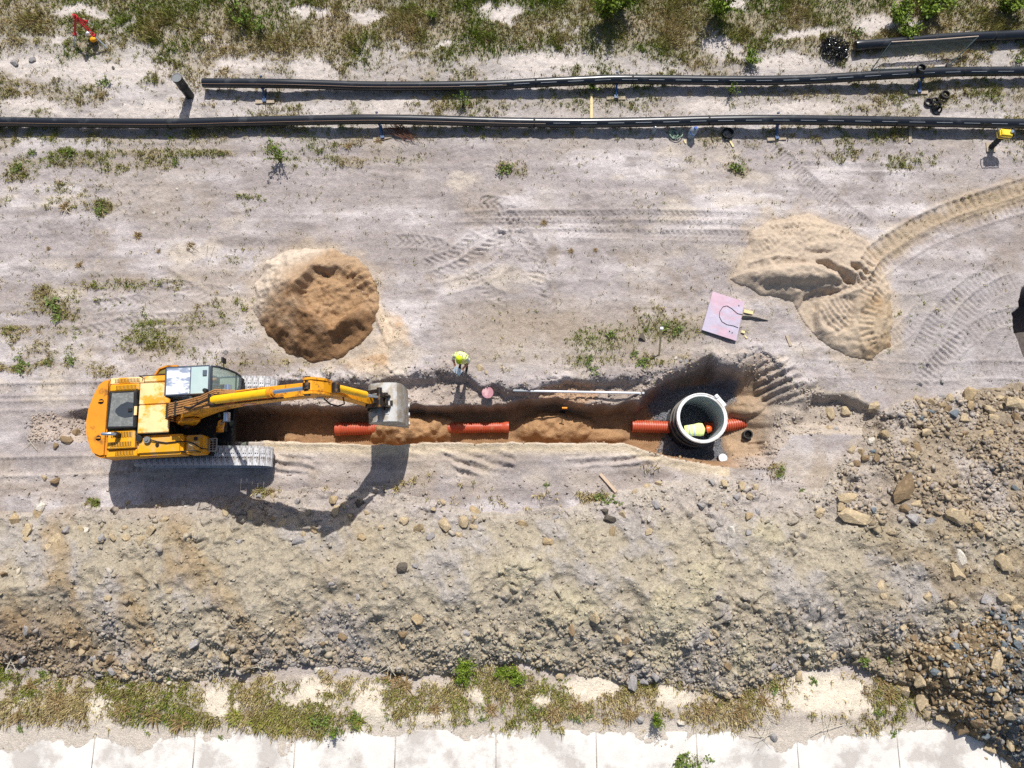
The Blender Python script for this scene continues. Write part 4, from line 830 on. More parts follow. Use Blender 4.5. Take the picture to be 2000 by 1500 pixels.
WOODY = pm("fresh_wood", lin(222, 202, 150), rough=.8, var=.12, vs=5, stretch=(1, 8, 8))
BLUE = pm("blue_jack_paint", lin(52, 86, 130), rough=.5, var=.15, vs=8, dirt=(lin(60, 50, 45), .3, 10))
def pipe_stand(px, path, rz, label):
    k = min(range(len(path)), key=lambda i: abs(pix(path[i].x, path[i].y)[0] - px)); p = path[k]; g = zat(p.x, p.y - .12)
    e = empty("pipe_stand", (p.x, p.y - .12, g), rz, label, "pipe stand", "blue jack stands under the black pipes")
    q = MB(); q.bb(-.36, .36, -.50, -.34, .0, .05); q.build("foot_board", WOOD, e, bevel=.006)
    h = p.z - g - .178
    q = MB(); q.cyl((0, -.40, .05), (0, -.04, max(h, .1) + .08), .04, n=10); q.box((0, -.40, .08), (.14, .14, .06)); q.cyl((.02, -.40, .05), (.05, .1, .06), .025, n=8); q.build("post", BLUE, e, smooth=40)
    q = MB(); n = 9
    pts = [(0, .12 + (.178 + .004) * math.sin(a), h + .178 - (.178 + .004) * math.cos(a)) for a in np.linspace(-1.5, 1.5, n)]; pts2 = [(0, .12 + (.178 + .03) * math.sin(a), h + .178 - (.178 + .03) * math.cos(a)) for a in np.linspace(-1.5, 1.5, n)][::-1]
    q.prism([(x - .05, y, z) for x, y, z in pts + pts2], (.10, 0, 0)); q.build("saddle", BLUE, e)
    q = MB(); q.box((0, .33, h + .30), (.09, .05, .07)); q.build("clamp", BLUE, e)
pipe_stand(527, PB, .05, "blue jack stand on a board near the pipe's open end"); pipe_stand(1207, PB, 0, "blue jack stand beside the plank that crosses under both pipes")
pipe_stand(1790, PB, 0, "blue jack stand on a dark board under the pipe that carries a short ring"); pipe_stand(740, PA, .22, "blue jack stand on a skewed board beside the heap of dry twigs"); pipe_stand(1505, PA, .08, "blue jack stand on a board beside the coiled black hose")

def plank(name, a, b, wd, th, mat, label, cat, h=0.0, group=None, twin=False):
    A, B = P(*a) + Vector((0, 0, th / 2 + h)), P(*b) + Vector((0, 0, th / 2 + h)); q = MB(); q.beam(A, B, wd, th)
    return tag(q.build(name, mat, bevel=.004), label, cat, group)
plank("plank", (1155, 184), (1155, 260), .10, .045, WOODY, "pale wooden plank laid across under both long pipes", "plank")
plank("plank", (1778, 247), (1776, 280), .11, .05, WOOD, "grey wooden board sticking out from under the pipe, near the rammer", "plank")
plank("plank", (1424, 274), (1432, 288), .07, .03, WOODY, "short pale wooden lath leaning out of the coiled black hose", "plank", h=.02)
plank("wood_offcut", (1336, 274), (1339, 281), .06, .04, WOODY, "small pale wooden offcut beside the large water bottle", "wood offcut")
plank("wooden_pole", (1172, 926), (1203, 961), .10, .07, pm("bark_wood", lin(196, 172, 146), .85, var=.2, vs=6), "short round wooden pole lying on the edge of the spoil bank", "pole")
plank("wood_offcut", (1452, 608), (1470, 612), .12, .05, WOODY, "pale wooden block tied beside the pink sheet's upper corner", "wood offcut"); plank("wood_offcut", (1447, 648), (1454, 650), .09, .06, WOODY, "pale wooden block at the pink sheet's lower corner", "wood offcut")
plank("wood_offcut", (1454, 656), (1459, 661), .05, .03, WOODY, "tiny pale wooden sliver near the pink sheet", "wood offcut")
plank("plank", (1536, 655), (1544, 676), .10, .04, WOOD, "short grey weathered board near the flattened sand heap", "plank")

# capped post
DK = pm("post_plastic", lin(34, 36, 38), rough=.55, var=.2, vs=6, dirt=(lin(70, 70, 66), .25, 6, .7))
b = W(371, 187); b.z = zat(b.x, b.y) - .05; e = empty("capped_pipe_post", b, 0, "short upright black pipe with a grey lid, standing in the grass", "pipe")
q = MB(); q.lathe([(.0, 0), (.165, 0), (.165, .58), (.185, .60), (.185, .66), (.175, .68), (.175, 1.05), (.19, 1.07), (.19, 1.16), (0, 1.16)], n=28); q.build("pipe_body", DK, e, smooth=40)
q = MB(); q.lathe([(0, 1.162), (.16, 1.162), (.165, 1.175), (.185, 1.175), (.185, 1.13)], n=28); q.build("lid", pm("grey_lid", lin(120, 122, 122), .6, var=.12), e, smooth=40)

# black shavings heap
b = P(1628, 98); r0 = random.Random(3); m = MB()
for k in range(150):
    a = r0.uniform(0, 6.28); d = .52 * math.sqrt(r0.random()); cz = .05 + .30 * (1 - (d / .55) ** 2) * r0.random(); cx, cy = d * math.cos(a), d * math.sin(a); R = r0.uniform(.05, .13); a0 = r0.uniform(0, 6.28); tl = Euler((r0.uniform(-.9, .9), r0.uniform(-.9, .9), 0)).to_matrix()
    m.tube([Vector((cx, cy, cz)) + tl @ Vector((R * math.cos(a0 + t), R * math.sin(a0 + t), .02 * t)) for t in np.linspace(0, 4.5, 7)], .014, 4)
tag(m.build("shavings_heap", pm("glossy_black", lin(18, 18, 20), rough=.22, var=.1, spec=.7), loc=b, smooth=60), "tangled heap of glossy black plastic shavings in the grass", "shavings heap", kind=None)

# rings
def ring(px, py, z, tilt, label, grp="short black pipe rings", on=None):
    p = W(px, py, z) if on else P(px, py)
    q = MB(); q.lathe([(.135, 0), (.165, 0), (.165, .14), (.135, .14)], n=24, closed=True); o = q.build("pipe_ring", DK, smooth=40, loc=p + Vector((0, 0, 0 if on else .015))); o.rotation_euler = tilt
    tag(o, label, "pipe ring", grp)
ring(1797, 136, PB[min(range(len(PB)), key=lambda i: abs(pix(PB[i].x, PB[i].y)[0] - 1797))].z + .16, (.0, .05, 0), "short black pipe ring perched on top of a long pipe", on=1)
ring(1843, 188, 0, (0, 0, 0), "single black pipe ring lying apart on the grass")
for x_, y_, tl, hh in ((1812, 202, (0, 0, 0), 0), (1822, 201, (.35, .3, 0), .02), (1825, 209, (.6, .1, 0), .04), (1828, 216, (.7, -.1, 0), .03)):
    p = P(x_, y_); q = MB(); q.lathe([(.135, 0), (.165, 0), (.165, .10), (.135, .10)], n=24, closed=True); o = q.build("pipe_ring", DK, smooth=40, loc=p + Vector((0, 0, .02 + hh))); o.rotation_euler = tl
    tag(o, "black pipe ring in the overlapping row of rings on the grass", "pipe ring", "overlapping black pipe rings")

# bottles, rope, hose
def bottle(px, py, h, r, tilt, mats, label, jug=False):
    p = P(px, py); e = empty("water_bottle", p, 0, label, "bottle"); e.rotation_euler = tilt
    q = MB(); q.lathe([(0, 0), (r, .005), (r, h * .3), (r * .92, h * .34), (r, h * .4), (r, h * .68), (r * .75, h * .80), (r * .32, h * .9), (r * .32, h * .94), (0, h * .94)], n=20); q.build("bottle_body", mats[0], e, smooth=40)
    q = MB(); q.lathe([(0, h * 1.0), (r * .38, h * 1.0), (r * .38, h * .92), (0, h * .92)], n=14); q.build("cap", mats[1], e, smooth=40)
    if jug:
        q = MB(); q.lathe([(r * 1.005, h * .42), (r * 1.012, h * .43), (r * 1.012, h * .60), (r * 1.005, h * .61)], n=20); q.build("label", mats[2], e, smooth=40)
        q = MB(); q.tube([(r * .5, 0, h * .84), (r * .9, 0, h * .86), (r * .95, 0, h * .74), (r * .75, 0, h * .68)], .014, 6); q.build("handle", mats[0], e)
PET = glass("clear_bottle", (.78, .88, .95), .35, .15)
bottle(1275, 259, .34, .075, (-.1, .12, 0), (PET, WHT), "small clear water bottle standing by the pipe's shadow")
bottle(1348, 266, .55, .14, (-.05, .14, 0), (glass("jug_plastic", (.74, .86, .97), .25, .2), pm("blue_cap", lin(40, 90, 180), .4), pm("blue_label", lin(150, 190, 230), .5, var=.3, vs=14, dirt=(lin(30, 90, 190), .5, 9))), "large pale blue water bottle with a blue label beside the pipe", True)
ROPE = pm("green_rope", lin(176, 196, 172), rough=.85, var=.15, vs=30, dirt=(lin(70, 104, 92), .5, 9, .9)); b = P(1316, 262); m = MB(); r0 = random.Random(9)
for k in range(5):
    R = .14 + .05 * k * r0.random(); ox, oy = r0.uniform(-.06, .10), r0.uniform(-.06, .05); sq = r0.uniform(.6, 1.0); an = r0.uniform(0, 3)
    m.tube([(ox + R * math.cos(t) * math.cos(an) - R * sq * math.sin(t) * math.sin(an), oy + R * math.cos(t) * math.sin(an) + R * sq * math.sin(t) * math.cos(an), .025 + .02 * k + .01 * math.sin(3 * t)) for t in np.linspace(0, 6.1, 20)], .019, 6)
m.tube([(.08, .1, .06), (.2, .0, .05), (.26, -.1, .03), (.16, -.12, .04), (.1, -.02, .08), (.02, .14, .06)], .022, 6)
tag(m.build("rope_coil", ROPE, loc=b, smooth=60), "loosely coiled pale green rope between the two water bottles", "rope")
b = P(1420, 263); m = MB()
for k in range(4): m.tube([((.19 + .012 * (k % 2)) * math.cos(t), (.19 + .012 * (k % 2)) * math.sin(t), .025 + .035 * k) for t in np.linspace(0, 6.28, 29)], .022, 7)
m.tube([(.1, -.18, .13), (.02, -.2, .12), (-.06, -.15, .1), (-.08, -.02, .06)], .02, 6)
tag(m.build("hose_coil", RUB, loc=b, smooth=60), "neatly coiled black hose on the ground below the pipe", "hose")

# tripod with orange bag
apex = W(148, 34, 1.1); e = empty("tripod", (apex.x, apex.y, zat(apex.x, apex.y)), 0, "red surveying tripod with silver leg ends standing in the grass", "tripod")
REDP = pm("red_tripod", lin(190, 38, 48), .4, var=.12); SILV = pm("silver_leg", lin(200, 206, 214), .35, metal=.4, var=.08)
base = Vector(e.location); ah = 1.08
for fxp, fyp in ((212, 97), (145, 92), (184, 50)):
    f = P(fxp, fyp) - base; top = Vector((0, 0, ah)); mid = top.lerp(f, .55)
    lg = MB(); sdv = (f - top).cross(Vector((0, 0, 1))).normalized() * .035
    for s_g in (-1, 1): lg.cyl(top + sdv * s_g, mid + sdv * s_g * .8, .026, n=8)
    lg.box(mid, (.11, .11, .07)); lo = lg.build("leg", REDP, e)
    q = MB(); q.cyl(mid, top.lerp(f, .97), .028, n=8); q.build("leg_extension", SILV, lo); q = MB(); q.cyl(top.lerp(f, .96), f + Vector((0, 0, -.02)), .03, .012, n=8); q.build("foot_spike", REDP, lo)
q = MB(); q.cyl((0, 0, ah - .05), (0, 0, ah + .03), .09, n=16); q.cyl((0, 0, ah + .03), (0, 0, ah + .14), .06, .05, n=12); q.build("head", REDP, e, smooth=40)
b = P(182, 76, .1); ori = [(0, 0), (.12, .02), (.16, .14), (.06, .30), (-.08, .26), (-.1, .1)]
m = MB(); m.lathe([(0, -.05), (.12, -.03), (.145, .10), (.13, .26), (.06, .33), (0, .34)], n=14); o = m.build("safety_helmet", pm("orange_fabric", lin(250, 170, 20), .6, var=.15, vs=5), smooth=60, loc=b); o.name = "orange_bag"; o.rotation_euler = (.9, 0, .7); o.scale = (1, .7, 1)
tag(o, "small orange bag hanging beside the tripod's leg", "bag"); b2 = P(174, 66, .2)
m = MB(); m.lathe([(0, 0), (.10, .02), (.15, .10), (.12, .20), (0, .24)], n=12); o = m.build("white_bag", WHT, smooth=60, loc=b2); o.rotation_euler = (.7, .3, .5); o.scale = (1, .6, 1.1); tag(o, "crumpled white plastic bag tied beside the orange bag at the tripod", "bag")

# wire fence frame leaning over the capped pipe
GT = pm("green_tube", lin(66, 82, 84), .5, var=.12); A = P(1702, 136, .02); B = P(1852, 130, .02); Cc = W(1911, 71, .62); D = W(1741, 82, .62)
o0 = A.copy(); e = empty("fence_panel", o0, 0, "green wire fence panel leaning from the middle pipe onto the capped pipe", "fence panel")
Cx = [v - o0 for v in (A, B, Cc, D)]
for i, nm in ((0, "bottom_rail"), (1, "frame_post"), (2, "top_rail"), (3, "frame_post")):
    a_, b_ = Cx[i], Cx[(i + 1) % 4]; q = MB(); q.tube([a_, a_.lerp(b_, .5) + Vector((0, 0, -.03 if i in (0, 2) else 0)), b_], .022, 8); q.build(nm, GT if nm != "top_rail" else pm("bare_tube", lin(190, 170, 150), .5), e, smooth=60)
for k in range(1, 13):
    t = .45 + .54 * k / 13; q = MB(); q.cyl(Cx[0].lerp(Cx[3], t), Cx[1].lerp(Cx[2], t), .004, n=4, cap=False); q.build("wire", GT, e)
q = MB(); q.box(Cx[1] + Vector((0, 0, .04)), (.22, .14, .08)); q.build("foot_block", RUB, e)

# rammer
rb = P(1934, 288); e = empty("tamping_rammer", rb, 0, "yellow tamping rammer leaning on its foot beside the black pipe", "rammer"); hd = W(1962, 262, .78) - rb
RY = pm("rammer_yellow", lin(250, 214, 70), .4, var=.08, dirt=(lin(235, 190, 40), .4, 5))
q = MB(); q.prism([(-.18, -.20, 0), (.16, -.22, 0), (.20, .16, 0), (-.16, .20, 0)], (0, 0, .05)); q.build("foot_plate", WOOD, e, bevel=.01)
q = MB(); n_ = 9; pts = [Vector((0, -.02, .05)).lerp(hd * .72, k / n_) for k in range(n_ + 1)]; q.tube(pts, [.09 + (.022 if k % 2 else 0) for k in range(n_ + 1)], 14); q.build("bellows", DK, e, smooth=30)
q = MB(); q.box(hd, (.50, .30, .26), (.05, .1, -.04)); hd_o = q.build("engine_hood", RY, e, bevel=.05, smooth=35, seg=2)
q = MB(); q.cyl(hd + Vector((.18, .02, .12)), hd + Vector((.18, .02, .17)), .06, n=12); q.build("fuel_cap", CHROME, hd_o, smooth=40); q = MB(); q.box(hd + Vector((.27, 0, .02)), (.08, .22, .2)); q.build("air_filter", DK, hd_o, bevel=.02)
q = MB(); q.tube([hd + Vector((-.2, .2, .1)), hd + Vector((-.32, .18, .14)), hd + Vector((-.34, -.02, .14)), hd + Vector((-.30, -.18, .10)), hd + Vector((.1, -.22, .05)), hd + Vector((.30, -.2, .05)), hd + Vector((.34, .05, .08)), hd + Vector((.3, .2, .1)), hd + Vector((-.2, .2, .1))], .018, 8); q.build("handle", DK, e, smooth=60)

# pink sheet with cable
cs = [P(1391, 570, .06), P(1454, 590, .06), P(1437, 667, .06), P(1370, 645, .06)]; zc = max(v.z for v in cs) + .01
PINK = pm("pink_sheet", lin(178, 168, 184), .5, var=.14, vs=2.4, fine=(14, .06), dirt=(lin(196, 158, 170), .5, .8, .8), stretch=(1, 1.6, 1)); o0 = cs[0].copy(); o0.z = zc
for v in cs: v.z = zc + .004
e = empty("formwork_sheet", o0, 0, "faded pink plywood sheet lying flat beside the pit", "sheet"); q = MB(); q.prism([v - o0 for v in cs], (0, 0, .022)); q.build("panel", PINK, e, bevel=.004)
for hx, hy in ((1443, 597), (1430, 650), (1425, 647)):
    p = W(hx, hy, zc + .03) - o0; q = MB(); q.cyl(p, p + Vector((0, 0, .008)), .022, n=10); q.build("bolt_hole", RUB, e)
q = MB(); q.tube([W(a, b_, zc + .04) for a, b_ in ((1452, 615), (1440, 612), (1430, 603), (1420, 597), (1412, 599), (1406, 608), (1405, 618), (1410, 628), (1420, 634), (1432, 636), (1442, 640))], .009, 6)
tag(q.build("cable", RUB, smooth=60), "thin black cable looping across the pink sheet", "cable")
q = MB(); r0 = random.Random(2)
for k in range(6): q.tube([P(1450, 617 + k, .04), P(1465 + k * 2, 618 + k * .7, .07), P(1478 + k * 3, 620 + k, .05), P(1490 + k * 2, 624 + k * .3, .03)], .014, 5)
tag(q.build("cable_bundle", RUB, smooth=60), "bundle of black cables lying beside the pink sheet", "cable")
# stakes
a = P(1288, 697); q = MB(); tp = W(1294, 642, 1.0); q.beam(a - Vector((0, 0, .1)), Vector((a.x - .10, a.y + .72, .95)), .06, .035); e = empty("wooden_stake", (0, 0, 0), 0, "pale leaning wooden stake with a white top, driven in near the pit", "stake"); q.build("shaft", WOODY, e); q = MB(); q.box((a.x - .10, a.y + .75, .98), (.10, .08, .12)); q.build("stake_head", WHT, e)
# mauve disc, white rod, red bar
p = P(953, 770); p.z = max(zat(p.x + .2 * math.cos(a), p.y + .2 * math.sin(a)) for a in np.linspace(0, 6.2, 12)) - .02; q = MB(); q.cyl(p, p + Vector((0, 0, .03)), .205, n=26); tag(q.build("round_lid", pm("mauve_lid", lin(172, 120, 128), .6, var=.1, vs=6, dirt=(lin(200, 160, 160), .35, 5)), bevel=.006), "round mauve pipe lid lying on the trench bench", "lid")
A, B = P(1003, 763, .05), P(1258, 768, .05); q = MB(); q.cyl(A, B, .04, n=12); e = empty("white_pipe", (0, 0, 0), 0, "long thin white plastic pipe lying on the trench bench", "pipe"); q.build("pipe_body", pm("white_plastic", lin(226, 228, 232), .4, var=.05), e, smooth=50); q = MB(); q.cyl(A.lerp(B, -.004), A.lerp(B, .1), .045, n=12); q.build("socket", pm("grey_plastic", lin(150, 156, 160), .5), e, smooth=50)
A = W(1431, 707, -.25); B = W(1413, 739, -1.25); q = MB(); q.cyl(A, B, .045, n=12); tag(q.build("red_pipe", pm("red_plastic", lin(150, 34, 48), .4, var=.1), smooth=50), "dark red pipe leaning against the pit wall", "pipe")
# level rod in the trench
A = P(1099, 806); q = MB(); T2 = W(1098, 785, A.z + 1.0); e = empty("tamper_tool", A, 0, "black hand tool with an orange handle standing in the trench", "hand tool"); q.cyl((0, 0, 0), (0, .0, .95), .018, n=8); q.build("shaft", RUB, e); q = MB(); q.cyl((-.09, 0, .97), (.09, 0, .97), .035, n=10); q.build("handle", pm("orange_handle", lin(244, 150, 40), .5), e, smooth=40); q = MB(); q.bb(-.09, .09, -.08, .08, 0, .03); q.build("foot", RUB, e)

# ------------------------------------------------------------------ orange corrugated pipes
ORG = pm("orange_pipe", lin(196, 88, 58, .85), .42, var=.08, vs=4, dirt=(lin(176, 124, 92), .25, 5, .7))
def corr_pipe(a, b, r, label, sock0=0.0, sock1=0.0, pitch=.085):
    A, B = Vector(a), Vector(b); L = (B - A).length; prof = []; x_ = 0.0
    if sock0: prof += [(r * 1.06, 0), (r * 1.06, sock0), (r * .98, sock0)]; x_ = sock0
    elif 1: prof += [(r * .86, 0), (r, 0)]
    e_ = L - sock1
    while x_ < e_ - pitch: prof += [(r, x_ + .1 * pitch), (r, x_ + .55 * pitch), (r * .9, x_ + .65 * pitch), (r * .9, x_ + pitch)]; x_ += pitch
    if sock1: prof += [(r * 1.06, e_), (r * 1.06, L)]
    q = MB(); q.lathe(prof, n=26, axis='X'); inner = [(r * .84, 0), (r * .84, L)]; q.lathe(inner, n=22, axis='X'); q.lathe([(r * (1.06 if sock0 else .95), 0.001), (r * .84, 0.001)], n=26, axis='X')
    o = q.build("corrugated_pipe", ORG, loc=A, smooth=30); d = (B - A).normalized(); o.rotation_euler = d.to_track_quat('X', 'Z').to_euler()
    return tag(o, label, "corrugated pipe", "orange corrugated drain pipes in the trench")
zf = -1.27
corr_pipe(W(656, 838, zf), W(770, 836, zf), .235, "orange corrugated pipe with a smooth socket end, half buried under brown sand", sock0=.2)
corr_pipe(W(872, 836, zf), W(994, 834, zf), .20, "orange corrugated pipe lying between two sand mounds in the trench", sock1=.16)
MC = W(1371.5, 816, .12); MC2 = W(1349, 829, -1.5)
mx, my = MC.x, MC.y; RO = 99 / F_PX * ((CAM_H - .12) * CT + my * ST_) / 2
corr_pipe(W(1234, 832, zf), (mx - RO * .80, my - .12, zf), .225, "orange corrugated pipe entering the manhole from the open trench")
corr_pipe((mx + RO * .80, my - .13, zf), W(1458, 826, zf), .225, "orange corrugated pipe leaving the manhole towards the sandy ramp")
# manhole chamber
LG = pm("manhole_lining", lin(168, 178, 180), .5, var=.12, vs=1.6, dirt=(lin(130, 140, 140), .3, 1.2, .6)); RIM = pm("manhole_rim", lin(222, 222, 218), .6, var=.08, vs=5, dirt=(lin(178, 168, 154), .32, 3.5, .7)); TAR = pm("black_manhole", lin(20, 20, 22), .25, var=.12, spec=.6)
zb = -1.72; e = empty("manhole_chamber", (mx, my, zb), 0, "large round manhole chamber, black outside with a pale grey rim", "manhole"); hz = .12 - zb
q = MB(); q.lathe([(RO * 1.03, 0), (RO * 1.03, .9), (RO * .985, .92), (RO * .985, hz - .16)], n=56); q.build("outer_wall", TAR, e, smooth=40)
for zz in (.9, hz - .42): 
    q = MB(); q.lathe([(RO * .99, zz), (RO * 1.045, zz + .01), (RO * 1.045, zz + .05), (RO * .99, zz + .06)], n=56); q.build("band", pm("band_grey", lin(96, 90, 82), .5), e, smooth=40)
q = MB(); q.lathe([(RO, hz - .16), (RO, hz), (RO * .955, hz + .006), (RO * .95, hz - .01), (RO * .875, hz - .012), (RO * .87, hz - .05)], n=56); q.build("rim", RIM, e, smooth=30)
q = MB(); q.lathe([(RO * .872, hz - .05), (RO * .86, .25), (RO * .83, .06), (0, .06)], n=56); q.build("lining", LG, e, smooth=40)
q = MB(); q.bb(-RO * .8, RO * .8, -.30, .02, .062, .10); q.build("channel", pm("dark_channel", lin(26, 24, 24), .5), e)
q = MB(); q.lathe([(0, .07), (.21, .07), (.21, .09), (0, .09)], c=(-.02, .28, 0), n=20); q.build("floor_opening", pm("dark_channel", lin(26, 24, 24), .5), e)
q = MB(); q.box((RO * .80, RO * .66, hz - .06), (.13, .42, .13), (0, 0, .66)); q.box((RO * .62, RO * .86, hz - .03), (.13, .13, .16), (0, 0, .66)); q.build("bracket", WHT, e, bevel=.02)
for sx_, nm in ((1, 0), (-1, 0)):
    q = MB(); r = .21; prof = []; x_ = 0
    while x_ < .30: prof += [(r, x_), (r, x_ + .04), (r * .9, x_ + .05), (r * .9, x_ + .075)]; x_ += .08
    q.lathe(prof + [(r * .8, x_), (r * .8, 0)], n=22, axis='X', c=(sx_ * (RO * .84) - (.32 if sx_ > 0 else 0), -.13, zf - zb)); q.build("pipe_stub", ORG, e, smooth=30)
# stubs near the ramp
p = P(1457, 850); q = MB(); q.lathe([(.12, -.1), (.15, -.1), (.15, .22), (.165, .23), (.165, .27), (.125, .27), (.12, .0), (0, .0)], n=22); tag(q.build("pipe_stub", DK, loc=p, smooth=40), "open black pipe stub standing in the sandy ramp", "pipe stub")
p = P(1408, 896); e = empty("capped_stub", p, 0, "short pipe stub with a white cap beside the manhole gravel", "pipe stub"); q = MB(); q.lathe([(0, -.1), (.13, -.1), (.13, .2), (0, .2)], n=22); q.build("pipe_body", DK, e, smooth=40); q = MB(); q.lathe([(.135, .16), (.15, .17), (.15, .25), (.14, .27), (0, .28)], n=24); q.build("cap", WHT, e, smooth=40)
# ------------------------------------------------------------------ people
SKIN = pm("skin", lin(196, 138, 108), .6, var=.06); JEAN = pm("dark_jeans", lin(62, 72, 92), .85, var=.15, vs=8); BOOT = pm("work_boots", lin(52, 44, 38), .8, var=.1)
HIVIS = pm("hivis_yellow", lin(240, 250, 160), .7, var=.05, vs=6); REFL = pm("reflective_tape", lin(196, 208, 214), .35, var=.05); TEE = pm("pale_shirt", lin(214, 214, 206), .85, var=.05); NAVY = pm("navy_cloth", lin(34, 40, 56), .85, var=.1); HAIR = pm("dark_hair", lin(44, 34, 28), .8)
CAPY = pm("neon_cap", lin(206, 226, 30), .7, var=.08); HELM = pm("orange_helmet", lin(226, 96, 40), .35, var=.05); EYE = pm("eye_dark", lin(30, 26, 24), .4); LIP = pm("lips", lin(166, 96, 84), .6)
def skin_body(name, J, E, root, mats, parent):
    """one continuous body grown round a skeleton; J: joint -> (pos, radius), E: (a, b, material index)"""
    names = list(J); me = bpy.data.meshes.new(name); me.from_pydata([J[k][0] for k in names], [(names.index(a), names.index(b)) for a, b, _ in E], [])
    o = bpy.data.objects.new(name, me); COL.objects.link(o); md = o.modifiers.new("skin", 'SKIN')
    for i, k in enumerate(names):
        r = J[k][1]; r = r if isinstance(r, tuple) else (r, r); me.skin_vertices[0].data[i].radius = r; me.skin_vertices[0].data[i].use_root = (k == root)
    s = o.modifiers.new("sub", 'SUBSURF'); s.levels = 2; s.render_levels = 2
    dg = bpy.context.evaluated_depsgraph_get(); new = bpy.data.meshes.new_from_object(o.evaluated_get(dg)); o.modifiers.clear(); o.data = new; new.name = name
    new.materials.clear()
    for m_ in mats: new.materials.append(m_)
    for p in new.polygons:
        c_ = p.center; bd = 9e9
        for a, b, mi in E:
            A = Vector(J[a][0]); B = Vector(J[b][0]); t = max(0, min(1, (c_ - A).dot(B - A) / max((B - A).length_squared, 1e-9))); d = (c_ - A.lerp(B, t)).length - .5 * (J[a][1] if not isinstance(J[a][1], tuple) else J[a][1][0])
            if d < bd: bd = d; p.material_index = mi
        p.use_smooth = True
    o.parent = parent; return o
def hand(J, E, pre, wrist, d, side, mi, curl=.4):
    """palm and five fingers continuing from the wrist in direction d"""
    d = Vector(d).normalized(); side = Vector(side).normalized(); dn = d.cross(side).normalized(); w_ = Vector(J[wrist][0])
    J[pre + 'palm'] = (tuple(w_ + d * .06), (.026, .040)); E.append((wrist, pre + 'palm', mi))
    for k, (o_, l) in enumerate(((-.030, .065), (-.010, .078), (.010, .074), (.030, .058))):
        a = w_ + d * .095 + side * o_; b = a + d * l * .5 + dn * .01; c_ = b + (d * (1 - curl) + dn * curl).normalized() * l * .5
        for nm, q, r in (('a', a, .0095), ('b', b, .009), ('c', c_, .0075)): J[pre + str(k) + nm] = (tuple(q), r)
        E += [(pre + 'palm', pre + str(k) + 'a', mi), (pre + str(k) + 'a', pre + str(k) + 'b', mi), (pre + str(k) + 'b', pre + str(k) + 'c', mi)]
    a = w_ + d * .035 - side * .045; b = a + d * .035 - side * .015
    J[pre + 'ta'] = (tuple(a), .011); J[pre + 'tb'] = (tuple(b), .009); E += [(pre + 'palm', pre + 'ta', mi), (pre + 'ta', pre + 'tb', mi)]
def head_bits(parent, c_, fwd, up, r=.1):
    """eyes, nose, mouth, ears as small meshes on the head"""
    f = Vector(fwd).normalized(); u = Vector(up).normalized(); s = f.cross(u).normalized(); c_ = Vector(c_)
    for k in (-1, 1):
        q = MB(); p = c_ + f * r * .86 + s * k * .033 + u * .005; q.cyl(p, p + f * .012, .011, n=8); q.build("eye", EYE, parent)
        q = MB(); p = c_ + s * k * r * .78 - u * .005; q.tube([p - u * .028, p + s * k * .012, p + u * .028], [.008, .016, .01], 8); q.build("ear", SKIN, parent, smooth=60)
    q = MB(); q.tube([c_ + f * r * .9 + u * .01, c_ + f * r * 1.12 - u * .03, c_ + f * r * .95 - u * .042], [.008, .016, .008], 8); q.build("nose", SKIN, parent, smooth=60)
    q = MB(); q.tube([c_ + f * r * .84 - u * .066 - s * .024, c_ + f * r * .90 - u * .068, c_ + f * r * .84 - u * .066 + s * .024], .006, 6); q.build("mouth", LIP, parent, smooth=60)
def loft(rings, name, mats, parent, mis=None, cap=False):
    q = MB(); n = len(rings[0]); vs = [v for r in rings for v in r]; b0 = 0
    for i in range(len(rings) - 1): q.add(rings[i] + rings[i + 1], [(k, (k + 1) % n, n + (k + 1) % n, n + k) for k in range(n)], mis[i] if mis else 0)
    if cap: q.add(rings[-1], [tuple(range(n))], mis[-1] if mis else 0)
    return q.build(name, mats, parent, smooth=60)
def ell(c_, ax, a, bx, b, n=20): return [tuple(Vector(c_) + Vector(ax) * a * math.cos(6.2832 * k / n) + Vector(bx) * b * math.sin(6.2832 * k / n)) for k in range(n)]

# worker reading a sheet of paper beside the trench (faces -Y in local space)
g = W(906, 716); gz = zat(g.x, g.y); e = empty("person", (g.x, g.y, gz), math.radians(-14), "worker in a hi-vis vest and neon cap standing at the trench edge reading a paper", "person")
J = {'pel': ((0, .02, .95), (.15, .11)), 'sp': ((0, .03, 1.12), (.145, .105)), 'ch': ((0, .02, 1.32), (.17, .115)), 'nk': ((0, -.03, 1.50), .058), 'nk2': ((0, -.07, 1.56), .055), 'hd': ((0, -.12, 1.63), (.088, .098)), 'ht': ((0, -.15, 1.71), (.075, .085))}
E = [('pel', 'sp', 1), ('sp', 'ch', 1), ('ch', 'nk', 1), ('nk', 'nk2', 2), ('nk2', 'hd', 2), ('hd', 'ht', 2)]
for s, n_ in ((-1, 'l'), (1, 'r')):
    J[n_ + 'sh'] = ((s * .19, .02, 1.42), .072); J[n_ + 'el'] = ((s * .27, -.08, 1.16), .050); J[n_ + 'wr'] = ((s * .13, -.33, 1.13), .032)
    J[n_ + 'hp'] = ((s * .10, .02, .88), .090); J[n_ + 'kn'] = ((s * .11, -.02, .48), .062); J[n_ + 'an'] = ((s * .12, .02, .09), .045); J[n_ + 'to'] = ((s * .14, -.16, .04), .042)
    E += [('ch', n_ + 'sh', 1), (n_ + 'sh', n_ + 'el', 1), (n_ + 'el', n_ + 'wr', 2), ('pel', n_ + 'hp', 0), (n_ + 'hp', n_ + 'kn', 0), (n_ + 'kn', n_ + 'an', 0), (n_ + 'an', n_ + 'to', 3)]
    hand(J, E, n_ + 'h', n_ + 'wr', (-s * .45, -.85, .05), (s * .2, 0, 1), 2, .5)
bd = skin_body("body", J, E, 'pel', [JEAN, TEE, SKIN, BOOT], e)
